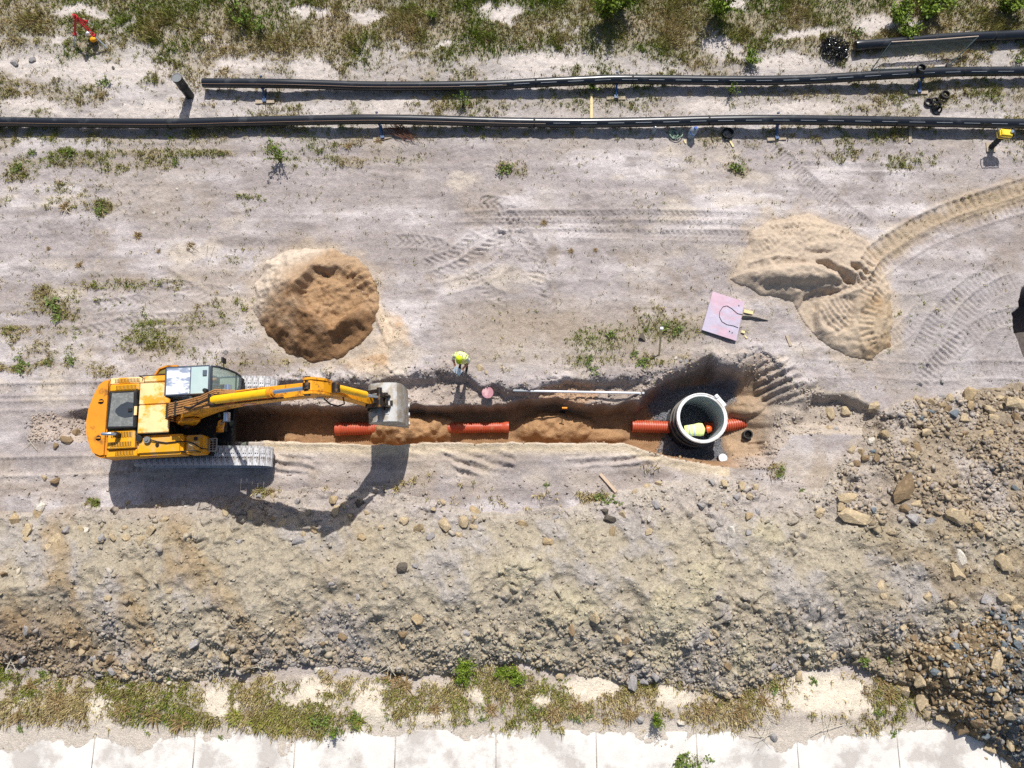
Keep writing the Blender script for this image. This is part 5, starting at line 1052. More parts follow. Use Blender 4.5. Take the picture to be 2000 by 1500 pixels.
X_, Y_ = (1, 0, 0), (0, 1, 0)
vst = loft([ell((0, .02, .90), X_, .21, Y_, .165), ell((0, .03, 1.0), X_, .20, Y_, .16), ell((0, .03, 1.05), X_, .20, Y_, .16), ell((0, .03, 1.16), X_, .205, Y_, .16), ell((0, .03, 1.21), X_, .21, Y_, .16), ell((0, .025, 1.34), X_, .235, Y_, .165), ell((0, .01, 1.45), X_, .22, Y_, .14), ell((0, -.015, 1.505), X_, .12, Y_, .10), ell((0, -.02, 1.52), X_, .085, Y_, .08)], "vest", [HIVIS, REFL], e, [0, 1, 0, 1, 0, 0, 0, 0])
for s in (-1, 1): loft([ell((s * .16, .02, 1.44), (0, .5, .5), .15, (0, .7, -.7), .12), ell((s * .235, -.01, 1.35), (0, .9, .4), .10, (s * .6, .3, -.5), .10), ell((s * .265, -.05, 1.24), (0, .9, .4), .085, (s * .6, .3, -.5), .085)], "sleeve", HIVIS, e)
head_bits(e, (0, -.14, 1.63), (0, -.82, -.57), (0, -.57, .82))
q = MB(Matrix.Translation((0, -.135, 1.675)) @ Matrix.Rotation(math.radians(35), 4, 'X')); q.lathe([(.108, -.02), (.112, .01), (.10, .06), (.06, .095), (0, .105)], n=22); hat = q.build("cap", CAPY, e, smooth=60)
q = MB(Matrix.Translation((0, -.135, 1.675)) @ Matrix.Rotation(math.radians(35), 4, 'X')); q.prism([(.10 * math.cos(a), -.08 - .13 * math.sin(a), -.015) for a in np.linspace(0, math.pi, 12)], (0, 0, .012)); q.build("visor", CAPY, hat)
dg_ = Matrix.Translation(e.location) @ Matrix.Rotation(math.radians(-14), 4, 'Z'); pc = dg_ @ Vector((-.02, -.44, 1.14)); q = MB(); q.prism([(-.15, -.11, 0), (.15, -.11, 0), (.15, .11, 0), (-.15, .11, 0)], (0, 0, .003)); o = q.build("paper_sheet", pm("paper", lin(214, 232, 242), .8, var=.06, vs=14, dirt=(lin(150, 190, 214), .2, 22, .5)), loc=pc); o.rotation_euler = (math.radians(38), 0, math.radians(-38)); tag(o, "pale blue printed sheet of paper held by the standing worker", "paper")

# worker bent over inside the manhole, back to the sky, facing +X
e = empty("person", (mx - .20, my - .32, zb + .065), math.radians(4), "worker bent over inside the manhole in a hi-vis vest and orange helmet", "person")
J = {'pel': ((-.12, 0, .86), (.14, .13)), 'sp': ((.06, 0, 1.0), (.12, .145)), 'ch': ((.28, 0, 1.04), (.125, .175)), 'nk': ((.46, 0, 1.0), .058), 'nk2': ((.51, 0, .985), .055), 'hd': ((.59, 0, .96), (.098, .088)), 'ht': ((.68, 0, .93), (.085, .075))}
E = [('pel', 'sp', 1), ('sp', 'ch', 1), ('ch', 'nk', 1), ('nk', 'nk2', 2), ('nk2', 'hd', 2), ('hd', 'ht', 2)]
for s, n_ in ((-1, 'l'), (1, 'r')):
    J[n_ + 'sh'] = ((.36, s * .18, .99), .07); J[n_ + 'el'] = ((.44, s * .23, .70), .05); J[n_ + 'wr'] = ((.56, s * .16, .46), .032)
    J[n_ + 'hp'] = ((-.12, s * .10, .80), .09); J[n_ + 'kn'] = ((-.02, s * .13, .44), .062); J[n_ + 'an'] = ((-.12, s * .14, .08), .045); J[n_ + 'to'] = ((.06, s * .16, .035), .04)
    E += [('ch', n_ + 'sh', 1), (n_ + 'sh', n_ + 'el', 1), (n_ + 'el', n_ + 'wr', 2), ('pel', n_ + 'hp', 0), (n_ + 'hp', n_ + 'kn', 0), (n_ + 'kn', n_ + 'an', 0), (n_ + 'an', n_ + 'to', 3)]
    hand(J, E, n_ + 'h', n_ + 'wr', (.3, -s * .1, -.9), (.9, 0, .3), 2, .5)
skin_body("body", J, E, 'pel', [JEAN, NAVY, SKIN, BOOT], e)
loft([ell((-.20, 0, .90), Y_, .19, (-.3, 0, 1), .15), ell((-.08, 0, .96), Y_, .20, (-.3, 0, 1), .155), ell((-.03, 0, .985), Y_, .20, (-.3, 0, 1), .155), ell((.06, 0, 1.01), Y_, .205, (-.2, 0, 1), .155), ell((.11, 0, 1.02), Y_, .21, (-.1, 0, 1), .155), ell((.28, 0, 1.04), Y_, .235, (0, 0, 1), .155), ell((.40, 0, 1.02), Y_, .22, (.1, 0, 1), .13), ell((.46, 0, 1.0), Y_, .09, (.1, 0, 1), .09)], "vest", [HIVIS, REFL], e, [0, 1, 0, 1, 0, 0, 0])
head_bits(e, (.60, 0, .955), (.25, 0, -.97), (.97, 0, .25))
q = MB(Matrix.Translation((.62, 0, .965)) @ Matrix.Rotation(math.radians(62), 4, 'Y')); q.lathe([(.15, -.03), (.145, -.02), (.125, 0), (.12, .06), (.08, .11), (0, .125)], n=22); q.build("helmet", HELM, e, smooth=60)

# excavator operator
hm = Matrix.Translation(EX.location) @ HR; p0 = hm @ Vector((.16, .87, 1.68)); e = empty("person", p0, math.radians(3), "operator sitting in the excavator cab with bare forearms on the controls", "person")
J = {'pel': ((0, 0, .09), (.15, .12)), 'sp': ((.0, 0, .27), (.12, .145)), 'ch': ((.04, 0, .48), (.125, .175)), 'nk': ((.06, 0, .66), .058), 'nk2': ((.075, 0, .71), .055), 'hd': ((.10, 0, .80), (.098, .088)), 'ht': ((.10, 0, .90), (.085, .08))}
E = [('pel', 'sp', 1), ('sp', 'ch', 1), ('ch', 'nk', 1), ('nk', 'nk2', 2), ('nk2', 'hd', 2), ('hd', 'ht', 2)]
for s, n_ in ((-1, 'l'), (1, 'r')):
    J[n_ + 'sh'] = ((.06, s * .18, .58), .07); J[n_ + 'el'] = ((.26, s * .27, .40), .05); J[n_ + 'wr'] = ((.62, s * .22, .42), .036)
    J[n_ + 'hp'] = ((.08, s * .10, .09), .09); J[n_ + 'kn'] = ((.50, s * .13, .10), .065); J[n_ + 'an'] = ((.62, s * .13, -.16), .045); J[n_ + 'to'] = ((.80, s * .14, -.19), .04)
    E += [('ch', n_ + 'sh', 1), (n_ + 'sh', n_ + 'el', 1), (n_ + 'el', n_ + 'wr', 2), ('pel', n_ + 'hp', 0), (n_ + 'hp', n_ + 'kn', 0), (n_ + 'kn', n_ + 'an', 0), (n_ + 'an', n_ + 'to', 3)]
    hand(J, E, n_ + 'h', n_ + 'wr', (.9, s * .1, -.1), (0, 1, 0), 2, .6)
skin_body("body", J, E, 'pel', [JEAN, TEE, SKIN, BOOT], e); head_bits(e, (.11, 0, .82), (1, 0, 0), (0, 0, 1))
q = MB(); q.lathe([(.10, -.03), (.104, .02), (.085, .08), (0, .11)], c=(.085, 0, .85), n=18); q.build("hair", HAIR, e, smooth=60)
# ------------------------------------------------------------------ rocks
rr_ = np.random.RandomState(77)
def hull_rock(seed, npts=20, flat=.7, ang=.25):
    r = np.random.RandomState(seed); bm = bmesh.new()
    for _ in range(npts):
        v = r.normal(size=3); v /= np.linalg.norm(v); v *= 1 + ang * r.uniform(-1, .6); v *= (1, r.uniform(.75, .95), flat); bm.verts.new(v)
    res = bmesh.ops.convex_hull(bm, input=bm.verts); bmesh.ops.delete(bm, geom=[v for v in bm.verts if not v.link_faces], context='VERTS')
    bmesh.ops.recalc_face_normals(bm, faces=bm.faces); return bm
RC = {"tan": (188, 168, 136), "brown": (144, 122, 94), "grey": (166, 160, 156), "bluegrey": (118, 126, 130), "pale": (216, 206, 190), "ochre": (176, 154, 120), "dark": (104, 96, 86)}
RM = {k: pm("rock_" + k, lin(*v, .85), .95, var=.22, vs=5, bump=.02, bs=9, spec=.15, dirt=(lin(*[min(255, int(q * 1.12)) for q in v]), .35, 4, .7), fine=(30, .14)) for k, v in RC.items()}
RMESH = {}
def rock_mesh(kind, var):
    if (kind, var) not in RMESH:
        bm = hull_rock(100 + var, 22 if var < 6 else 15, (.55, .62, .7, .5, .75, .6, .65, .5, .7)[var], .3); me = bpy.data.meshes.new("rock"); bm.to_mesh(me); bm.free(); me.materials.append(RM[kind]); RMESH[(kind, var)] = me
    return RMESH[(kind, var)]
ADJ = {"tan": "tan", "brown": "brown", "grey": "grey", "bluegrey": "blue-grey", "pale": "pale cream", "ochre": "ochre", "dark": "dark earthy"}
def place_rock(x, y, s, kind, where, asp=1.0, rz=None, idx=[0], sink=.30):
    idx[0] += 1; v = rr_.randint(9); o = link_mesh("rock", rock_mesh(kind, v)); z = zat(x, y); o.location = (x, y, z + s * (.55 - sink) * .6)
    o.scale = (s * asp, s / math.sqrt(asp), s * rr_.uniform(.85, 1.15)); o.rotation_euler = (rr_.uniform(-.35, .35), rr_.uniform(-.35, .35), rr_.uniform(0, 6.28) if rz is None else rz)
    size = "large" if s > .26 else ("fist-sized" if s < .13 else "medium")
    tag(o, "%s %s angular rock %s" % (size, ADJ[kind], where), "rock", "%s %s rocks %s" % (size, ADJ[kind], where))
SPW, EDW, TOW, RBW, TRW, EMW, GRW = "on the spoil bank", "at the upper edge of the spoil bank", "at the foot of the spoil bank", "on the corner rubble heap", "along the trench edge", "in the stony eastern cutting", "on the bare dusty ground"
R0 = [  # picture x, y, width in picture px, kind, place, aspect
    (650, 975, 26, 'ochre', EDW, 1.3), (672, 985, 20, 'tan', EDW, 1.1), (703, 985, 26, 'dark', EDW, 1), (655, 997, 24, 'tan', EDW, 1.3), (580, 980, 16, 'grey', EDW, 1.6), (716, 1002, 12, 'ochre', EDW, 1.4), (583, 1055, 26, 'grey', SPW, 1.6), (593, 1043, 14, 'tan', SPW, 1.3),
    (818, 1030, 30, 'ochre', EDW, 1.1), (790, 1018, 24, 'tan', EDW, 1), (868, 1025, 32, 'tan', EDW, 1.1), (905, 1018, 30, 'tan', EDW, 1.2), (925, 1012, 18, 'tan', EDW, 1.3), (937, 1043, 13, 'pale', EDW, 1), (842, 1047, 24, 'grey', EDW, 1.2), (745, 1030, 18, 'tan', EDW, 1.3), (925, 1030, 18, 'tan', EDW, 1.5), (895, 1045, 18, 'tan', SPW, 1.2),
    (1180, 1000, 22, 'dark', EDW, 1), (1192, 1012, 26, 'dark', EDW, 1.2), (1215, 1005, 20, 'tan', EDW, 1.5), (1195, 1037, 22, 'ochre', EDW, 1.2), (1070, 1058, 24, 'ochre', SPW, 1.3), (1022, 1025, 22, 'ochre', EDW, 1.3), (1265, 950, 16, 'tan', EDW, 1), (1285, 945, 20, 'tan', EDW, 1), (1240, 960, 16, 'tan', EDW, 1.3), (1415, 945, 22, 'tan', EDW, 1.4), (1450, 950, 22, 'tan', EDW, 1), (1475, 955, 20, 'tan', EDW, 1.2), (1390, 942, 18, 'grey', EDW, 1), (1440, 970, 18, 'grey', EDW, 1), (1463, 970, 18, 'tan', EDW, 1), (1415, 988, 14, 'tan', EDW, 1), (1480, 1000, 16, 'grey', EDW, 1),
    (30, 1015, 34, 'ochre', SPW, 1.1), (75, 1003, 26, 'ochre', SPW, 1.1), (55, 1037, 30, 'tan', SPW, 1.6), (110, 1053, 28, 'tan', SPW, 1.2), (92, 1068, 20, 'tan', SPW, 1.2), (110, 938, 24, 'brown', GRW, 1.1), (87, 932, 14, 'tan', GRW, 1.2), (130, 860, 26, 'brown', TRW, 1.2), (150, 845, 22, 'brown', TRW, 1.2), (110, 870, 16, 'brown', TRW, 1), (8, 1122, 16, 'brown', SPW, 1.3), (220, 1050, 16, 'tan', SPW, 1.8), (367, 988, 14, 'pale', EDW, 1.6), (250, 982, 12, 'tan', EDW, 1.2), (310, 987, 14, 'tan', EDW, 1.4), (330, 1155, 16, 'tan', SPW, 1.1),
    (1650, 975, 34, 'tan', EMW, 1.2), (1665, 968, 30, 'tan', EMW, 1.2), (1600, 1000, 26, 'tan', EMW, 1.1), (1670, 1010, 50, 'tan', EMW, 1.9), (1645, 990, 28, 'tan', EMW, 1.2), (1765, 955, 58, 'brown', EMW, 2.0), (1785, 1015, 36, 'grey', EMW, 1.1), (1815, 1020, 22, 'grey', EMW, 1.2), (1870, 1010, 48, 'tan', EMW, 1.8), (1910, 1030, 28, 'ochre', EMW, 1.2), (1868, 1118, 46, 'tan', SPW, 1.2), (1875, 1090, 36, 'pale', SPW, 2.0), (1925, 1140, 34, 'tan', SPW, 1.3), (1960, 1100, 44, 'tan', SPW, 1.2), (1925, 1170, 26, 'grey', SPW, 1), (1965, 1170, 36, 'tan', SPW, 1.3), (1812, 1165, 22, 'tan', SPW, 1), (1725, 1165, 20, 'tan', SPW, 1), (1720, 1145, 22, 'tan', SPW, 1.3), (1600, 1005, 20, 'tan', EMW, 1),
    (1622, 808, 28, 'tan', EMW, 1.0), (1650, 805, 26, 'tan', EMW, 1), (1618, 835, 18, 'tan', EMW, 1.2), (1633, 838, 14, 'grey', EMW, 1), (1706, 795, 30, 'tan', EMW, 1.3), (1790, 780, 18, 'tan', EMW, 1.1), (1838, 772, 18, 'grey', EMW, 1), (1855, 778, 22, 'tan', EMW, 1.2), (1890, 775, 40, 'ochre', EMW, 1.2), (1820, 785, 22, 'ochre', EMW, 1.1), (1840, 790, 18, 'ochre', EMW, 1), (1850, 800, 20, 'brown', EMW, 1), (1895, 792, 24, 'ochre', EMW, 1.3), (1955, 778, 20, 'tan', EMW, 1.5), (1985, 790, 46, 'tan', EMW, 1.5), (1865, 810, 26, 'bluegrey', EMW, 1.3), (1885, 818, 28, 'tan', EMW, 1.4), (1775, 812, 20, 'tan', EMW, 1), (1805, 820, 14, 'pale', EMW, 1), (1820, 812, 18, 'brown', EMW, 1), (1810, 843, 28, 'tan', EMW, 1.4), (1765, 860, 18, 'tan', EMW, 1.1), (1790, 875, 26, 'brown', EMW, 1.2), (1705, 882, 14, 'bluegrey', EMW, 1.3), (1690, 895, 20, 'brown', EMW, 1.1), (1710, 895, 24, 'brown', EMW, 1), (1672, 905, 20, 'brown', EMW, 1), (1680, 882, 20, 'ochre', EMW, 1.1), (1930, 800, 26, 'tan', EMW, 1.2), (1940, 815, 24, 'tan', EMW, 1.2), (1985, 815, 20, 'brown', EMW, 1.2), (1795, 750, 14, 'grey', GRW, 1), (1840, 745, 12, 'grey', GRW, 1.2), (1700, 862, 20, 'pale', EMW, 1.4),
    (1235, 1330, 34, 'grey', TOW, 1.3), (1258, 1330, 20, 'grey', TOW, 1.2), (1095, 1320, 22, 'tan', TOW, 1), (1280, 1322, 20, 'grey', TOW, 1), (1165, 1208, 32, 'tan', SPW, 1.4), (1375, 1362, 18, 'tan', TOW, 1.3), (1420, 1357, 22, 'tan', TOW, 1.4), (1443, 1358, 16, 'tan', TOW, 1.2), (1400, 1370, 18, 'tan', TOW, 1.2), (1510, 1300, 20, 'grey', TOW, 1.1), (1560, 1320, 22, 'tan', TOW, 1.1), (1545, 1298, 14, 'tan', TOW, 1), (1598, 1293, 16, 'tan', TOW, 1), (1012, 1278, 20, 'grey', TOW, 1), (715, 1288, 18, 'tan', TOW, 1.3), (617, 1308, 20, 'pale', TOW, 1.2), (640, 1328, 20, 'tan', TOW, 1.2), (537, 1332, 12, 'pale', TOW, 1.2), (250, 1320, 20, 'tan', TOW, 1.1), (220, 1310, 22, 'grey', TOW, 1), (332, 1332, 14, 'pale', TOW, 1), (45, 1288, 18, 'grey', TOW, 1), (440, 1280, 28, 'tan', TOW, 1.5), (412, 1282, 20, 'tan', TOW, 1.3), (380, 1258, 28, 'grey', SPW, 1.3), (215, 1285, 24, 'brown', SPW, 1.5), (160, 1272, 20, 'tan', SPW, 1.1), (145, 1255, 24, 'tan', SPW, 1.1), (185, 1285, 20, 'grey', SPW, 1), (305, 1270, 20, 'tan', SPW, 1), (815, 1210, 30, 'ochre', SPW, 1.0), (648, 1140, 14, 'grey', SPW, 1.1), (700, 1165, 18, 'grey', SPW, 1.1), (684, 1182, 12, 'grey', SPW, 1), (750, 1143, 12, 'tan', SPW, 1.4), (785, 1108, 30, 'dark', SPW, 1.1), (810, 1105, 16, 'grey', SPW, 1), (212, 1168, 20, 'tan', SPW, 1.2),
    (1770, 1350, 34, 'tan', RBW, 1.7), (1797, 1370, 38, 'tan', RBW, 1.6), (1822, 1365, 24, 'brown', RBW, 1.2), (1808, 1393, 28, 'tan', RBW, 1.2), (1842, 1400, 34, 'tan', RBW, 1.1), (1860, 1382, 24, 'tan', RBW, 1.2), (1880, 1420, 40, 'brown', RBW, 1.1), (1913, 1415, 40, 'brown', RBW, 1.5), (1945, 1290, 42, 'tan', RBW, 1.4), (1930, 1395, 18, 'bluegrey', RBW, 1.3), (1870, 1265, 26, 'bluegrey', RBW, 1.2), (1883, 1224, 24, 'tan', RBW, 1.2), (1935, 1460, 36, 'tan', RBW, 1.4), (1975, 1450, 28, 'tan', RBW, 1.3), (1925, 1485, 20, 'tan', RBW, 1), (1858, 1465, 11, 'ochre', GRW, 1.2), (1795, 1330, 30, 'tan', RBW, 1.2), (1855, 1310, 26, 'tan', RBW, 1.2), (1850, 1250, 20, 'tan', RBW, 1), (1785, 1245, 22, 'brown', RBW, 1.2), (1960, 1260, 20, 'bluegrey', RBW, 1.3), (1970, 1400, 26, 'tan', RBW, 1.2), (1990, 1370, 22, 'tan', RBW, 1.2), (1890, 1365, 24, 'brown', RBW, 1.4), (1935, 1345, 22, 'bluegrey', RBW, 1.2), (1755, 1320, 20, 'tan', RBW, 1.2), (1750, 1225, 12, 'bluegrey', RBW, 1.1),
    (1255, 660, 22, 'dark', GRW, 1.2), (345, 370, 9, 'pale', GRW, 1), (300, 417, 9, 'pale', GRW, 1), (492, 538, 7, 'pale', GRW, 1), (65, 118, 18, 'grey', GRW, 1.2), (30, 123, 20, 'grey', GRW, 1.3), (221, 133, 9, 'dark', GRW, 1), (440, 690, 14, 'grey', TRW, 1.2), (465, 682, 10, 'grey', TRW, 1.1), (938, 720, 18, 'tan', TRW, 1.2), (950, 728, 10, 'tan', TRW, 1), (700, 748, 12, 'grey', TRW, 1.1), (540, 745, 12, 'grey', TRW, 1.2), (1320, 700, 9, 'pale', TRW, 1), (1330, 705, 9, 'grey', TRW, 1), (1365, 685, 6, 'pale', TRW, 1), (1345, 683, 6, 'pale', TRW, 1), (1340, 705, 10, 'grey', TRW, 1.2), (1510, 1438, 22, 'grey', GRW, 1.3), (1330, 1412, 18, 'pale', GRW, 1.2), (1190, 1400, 9, 'pale', GRW, 1), (1250, 1405, 20, 'grey', GRW, 1.2)]
for px, py, wpx, kd, wh, asp in R0:
    p = P(px, py); s = wpx * .5 / F_PX * ((CAM_H - p.z) * CT + p.y * ST_); place_rock(p.x, p.y, s * .92, kd, wh, math.sqrt(asp))
nmore = 300 - len(R0); k = 0
while k < nmore:
    zone = rr_.rand()
    if zone < .30: px, py, wh = rr_.uniform(1740, 2010), rr_.uniform(1180, 1480), RBW; ok = fieldv(d4, W(px, py).x, W(px, py).y) > .1; kd = ['tan', 'brown', 'bluegrey', 'grey', 'tan'][rr_.randint(5)]
    elif zone < .55: px, py, wh = rr_.uniform(1640, 2010), rr_.uniform(770, 1000), EMW; ok = py > rbf([(1640, 890), (1740, 795), (2000, 760)], px); kd = ['tan', 'brown', 'ochre', 'tan', 'bluegrey'][rr_.randint(5)]
    elif zone < .78: px, py, wh = rr_.uniform(0, 1700), rr_.uniform(1230, 1330), TOW; ok = py < rbf([(0, 1290), (250, 1330), (720, 1300), (1000, 1285), (1400, 1355), (1560, 1300)], px); wh = SPW if py < 1270 else TOW; kd = ['tan', 'grey', 'tan', 'brown'][rr_.randint(4)]
    else: px, py, wh = rr_.uniform(0, 1600), rr_.uniform(965, 1060), EDW; ok = True; kd = ['tan', 'grey', 'tan', 'ochre', 'pale'][rr_.randint(5)]
    if not ok: continue
    p = P(px, py); place_rock(p.x, p.y, rr_.uniform(.10, .19), kd, wh, rr_.uniform(1, 1.25)); k += 1

# ------------------------------------------------------------------ countless small stones, clods and gravel
def base_ico(seed):
    bm = hull_rock(300 + seed, 10, .5, .35); bmesh.ops.triangulate(bm, faces=bm.faces); bm.verts.index_update(); v = np.array([q.co[:] for q in bm.verts]); f = np.array([[w_.index for w_ in q.verts] for q in bm.faces]); bm.free()
    return v, f
ICO = [base_ico(s) for s in range(12)]
def stones(name, x, y, s, colr, mat, label, cat="stones", sink=.25):
    n = len(x); z = zatv(x, y); order = rr_.randint(0, 12, n); V = []; Fc = []; Cc_ = []; base = 0
    for t in range(12):
        ii = np.where(order == t)[0]
        if not len(ii): continue
        v, f = ICO[t]; a = rr_.uniform(0, 6.283, len(ii)); b = rr_.uniform(-.5, .5, len(ii)); ca, sa, cb, sb = np.cos(a), np.sin(a), np.cos(b), np.sin(b)
        sv = v[None] * s[ii, None, None] * rr_.uniform(.8, 1.25, (len(ii), 1, 3)); X1 = sv[..., 0] * cb[:, None] + sv[..., 2] * sb[:, None]; Z1 = -sv[..., 0] * sb[:, None] + sv[..., 2] * cb[:, None]; Y1 = sv[..., 1]
        co = np.stack([X1 * ca[:, None] - Y1 * sa[:, None] + x[ii, None], X1 * sa[:, None] + Y1 * ca[:, None] + y[ii, None], Z1 + z[ii, None] + s[ii, None] * (.5 - sink) * .5], -1)
        V.append(co.reshape(-1, 3)); Fc.append((f[None] + base + np.arange(len(ii))[:, None, None] * len(v)).reshape(-1, 3)); Cc_.append(np.repeat(colr[ii], len(v), 0)); base += len(ii) * len(v)
    return tri_mesh(name, np.concatenate(V), np.concatenate(Fc), np.concatenate(Cc_), mat, label, cat)
def tri_mesh(name, V, T, Cv, mat, label, cat, smooth=False):
    me = bpy.data.meshes.new(name); me.vertices.add(len(V)); me.vertices.foreach_set("co", V.astype(np.float32).ravel()); nt_ = len(T)
    me.loops.add(nt_ * 3); me.loops.foreach_set("vertex_index", T.astype(np.int32).ravel()); me.polygons.add(nt_); me.polygons.foreach_set("loop_start", np.arange(0, nt_ * 3, 3, dtype=np.int32))
    me.update(calc_edges=True); a = me.attributes.new("col", 'FLOAT_COLOR', 'POINT'); a.data.foreach_set("color", np.concatenate([np.clip(Cv, 0, 1), np.ones((len(V), 1))], 1).astype(np.float32).ravel())
    me.materials.append(mat); return tag(link_mesh(name, me), label, cat, kind="stuff")
def scatter(n, wfun, box=(-21, 21, -8, 21)):
    """n points with probability wfun(x, y) in 0..1"""
    ox, oy = [], []; c_ = 0
    while c_ < n:
        x = rr_.uniform(box[0], box[1], 60000); y = rr_.uniform(box[2], box[3], 60000); k_ = rr_.rand(60000) < wfun(x, y); ox.append(x[k_]); oy.append(y[k_]); c_ += int(k_.sum())
    return np.concatenate(ox)[:n], np.concatenate(oy)[:n]
STM = pm("small_stone", (0, 0, 0), .95, var=.1, vs=20, attr="col", spec=.15)
def pal(keys, n, jit=.14):
    A = np.array([lin(*RC[k_], .85) for k_ in keys]); c_ = A[rr_.randint(0, len(keys), n)] * (1 + jit * rr_.uniform(-1, 1, (n, 1))); return c_
def tinted(x, y, keys, field, mixk=.6):
    c_ = pal(keys, len(x)); g_ = fieldv(field, x, y); return c_ * (1 - mixk) + g_ * mixk * rr_.uniform(.8, 1.2, (len(x), 1))
wS = in3 * (.18 + .55 * ss(1160, 1300, PY) + .40 * ss(.15, .5, n_mid + .4 * n_clod) + .35 * ss(40, 0, PY - yt) + .25 * ss(1650, 1800, PX)) * (H3 >= H4 - .1); wS = np.clip(wS, 0, 1)
x, y = scatter(20000, lambda a, b: fieldv(wS, a, b), (-21, 21, -6, 7)); s = .012 + .055 * rr_.power(.32, len(x)) * (1 + .6 * rr_.rand(len(x))); s = np.where(rr_.rand(len(x)) < .05, s * 2.0, s)
stones("spoil_stones", x, y, s, tinted(x, y, ['tan', 'grey', 'tan', 'pale', 'ochre'], c3, .75), STM, "countless small stones and clods covering the spoil bank")
wR = ss(.0, .3, d4) * (H4 >= H3 - .1)
wC = in3 * .30 * ss(1140, 1260, PY) * (.4 + ss(-.1, .3, n_clod)) + in3 * ss(1600, 1720, PX) * ss(1080, 980, PY) * (.10 + 1.2 * ss(-.1, .3, n_mid + .3 * n_clod)) + .9 * in3 * np.exp(-((yf - PY - 14) / 16) ** 2) * ss(1760, 1700, PX) + .25 * in3 * np.exp(-((PY - yt - 40) / 26) ** 2) * ss(0, .3, n_mid)
x, y = scatter(9500, lambda a, b: fieldv(np.clip(wC, 0, 1), a, b), (-21, 21, -7, 7)); s = .03 + .09 * rr_.power(.4, len(x)) * np.where(fieldv(PX, x, y) > 1640, 1.35, 1)
stones("bank_stones", x, y, s, tinted(x, y, ['tan', 'brown', 'grey', 'tan', 'dark'], c3, .55), STM, "coarser stones piled at the foot of the spoil bank and in the eastern cutting")
x, y = scatter(6500, lambda a, b: fieldv(wR, a, b), (10, 21, -8, -1)); s = .025 + .075 * rr_.power(.5, len(x)) * (1 + .5 * rr_.rand(len(x)))
pxx, _ = pix(x, y); cc = np.where((rr_.rand(len(x)) < ss(1780, 1960, pxx) * .75)[:, None], pal(['bluegrey', 'bluegrey', 'grey', 'dark'], len(x), .25), pal(['brown', 'tan', 'brown', 'ochre'], len(x), .2))
stones("rubble_stones", x, y, s, cc, STM, "mass of brown and blue-grey broken stones on the corner rubble heap")
wT = np.clip(np.exp(-((d_ + .05) / .22) ** 2) * ss(XP(440), XP(480), X) * ss(XP(1620), XP(1560), X) * .8 + bench * ss(-.6, -.5, tz) * .5 + .6 * ss(0, .2, d_) * ss(0, .1, s_) * ss(XP(215), XP(170), X) * ss(XP(40), XP(80), X) + .10 * ss(905, 940, PY) * (HALL < .05) * ss(1000, 960, PY), 0, 1)
wT *= .25 + ss(-.1, .4, n_clod)
x, y = scatter(5500, lambda a, b: fieldv(np.clip(wT, 0, 1), a, b), (-21, 14, 0, 7)); s = .015 + .06 * rr_.power(.4, len(x))
stones("soil_clods", x, y, s, tinted(x, y, ['grey', 'tan', 'dark'], c, .7), STM, "loose soil clods crumbled along the trench edges", "clods")
x, y = scatter(4500, lambda a, b: fieldv(pad, a, b), (2, 11, 1, 7)); s = .018 + .016 * rr_.rand(len(x))
stones("gravel_bedding", x, y, s, pal(['bluegrey', 'grey', 'bluegrey', 'dark'], len(x), .3), STM, "blue-grey gravel bedding around the manhole", "gravel")
wP = np.clip(.08 + .35 * bare * ss(300, 1300, PY) + .12 * ss(240, 60, PY), 0, 1) * (HALL < .02) * (Z > -.2)
x, y = scatter(8000, lambda a, b: fieldv(wP, a, b), (-21, 21, -7, 21)); s = .010 + .03 * rr_.power(.3, len(x))
stones("loose_pebbles", x, y, s, tinted(x, y, ['pale', 'grey', 'dark', 'tan'], c, .5), STM, "scattered pale pebbles lying on the bare ground", "pebbles")

# ------------------------------------------------------------------ grass
def blades(x, y, n_per, ln, colr, lean=.6, wd=.015, z=None):
    n = len(x); z = zatv(x, y) if z is None else z; N = n * n_per; cx = np.repeat(x, n_per) + rr_.normal(0, .035, N); cy = np.repeat(y, n_per) + rr_.normal(0, .035, N); cz = np.repeat(z, n_per) - .01
    L_ = np.repeat(ln, n_per) * rr_.uniform(.5, 1.15, N); a = rr_.uniform(0, 6.283, N); th = rr_.uniform(.1, 1.0, N) * lean * 1.5
    dx, dy, dz = np.cos(a) * np.sin(th) * L_, np.sin(a) * np.sin(th) * L_, np.cos(th) * L_; w_ = wd * rr_.uniform(.6, 1.4, N); px_, py_ = -np.sin(a) * w_, np.cos(a) * w_
    V = np.stack([np.stack([cx - px_, cy - py_, cz], -1), np.stack([cx + px_, cy + py_, cz], -1), np.stack([cx + dx, cy + dy, cz + dz], -1)], 1).reshape(-1, 3)
    Cv = np.repeat(np.repeat(colr, n_per, 0) * rr_.uniform(.7, 1.25, (N, 1)), 3, 0); return V, np.arange(N * 3).reshape(-1, 3), Cv
GRM = pm("grass_blade", (0, 0, 0), .8, var=.08, vs=6, attr="col", spec=.2)
def gcol(x, y, green):
    g1, g2, g3, g4 = (np.array(lin(*q, .9)) for q in ((204, 184, 136), (158, 150, 84), (126, 146, 48), (150, 128, 96))); n = len(x); t = np.clip(green + rr_.normal(0, .22, n), 0, 1)[:, None]; cc_ = np.where(t < .5, g1 + (g2 - g1) * t * 2, g2 + (g3 - g2) * (t - .5) * 2)
    r_ = rr_.rand(n)[:, None]; return np.where(r_ < .12, g4, cc_)
green = np.clip(.46 + .85 * fbm(X, Y, 1.4, 3, 18) + .3 * ss(50, 10, PY), 0, 1)
wG = grass * (HALL < .05) * (z_ground > -.3)
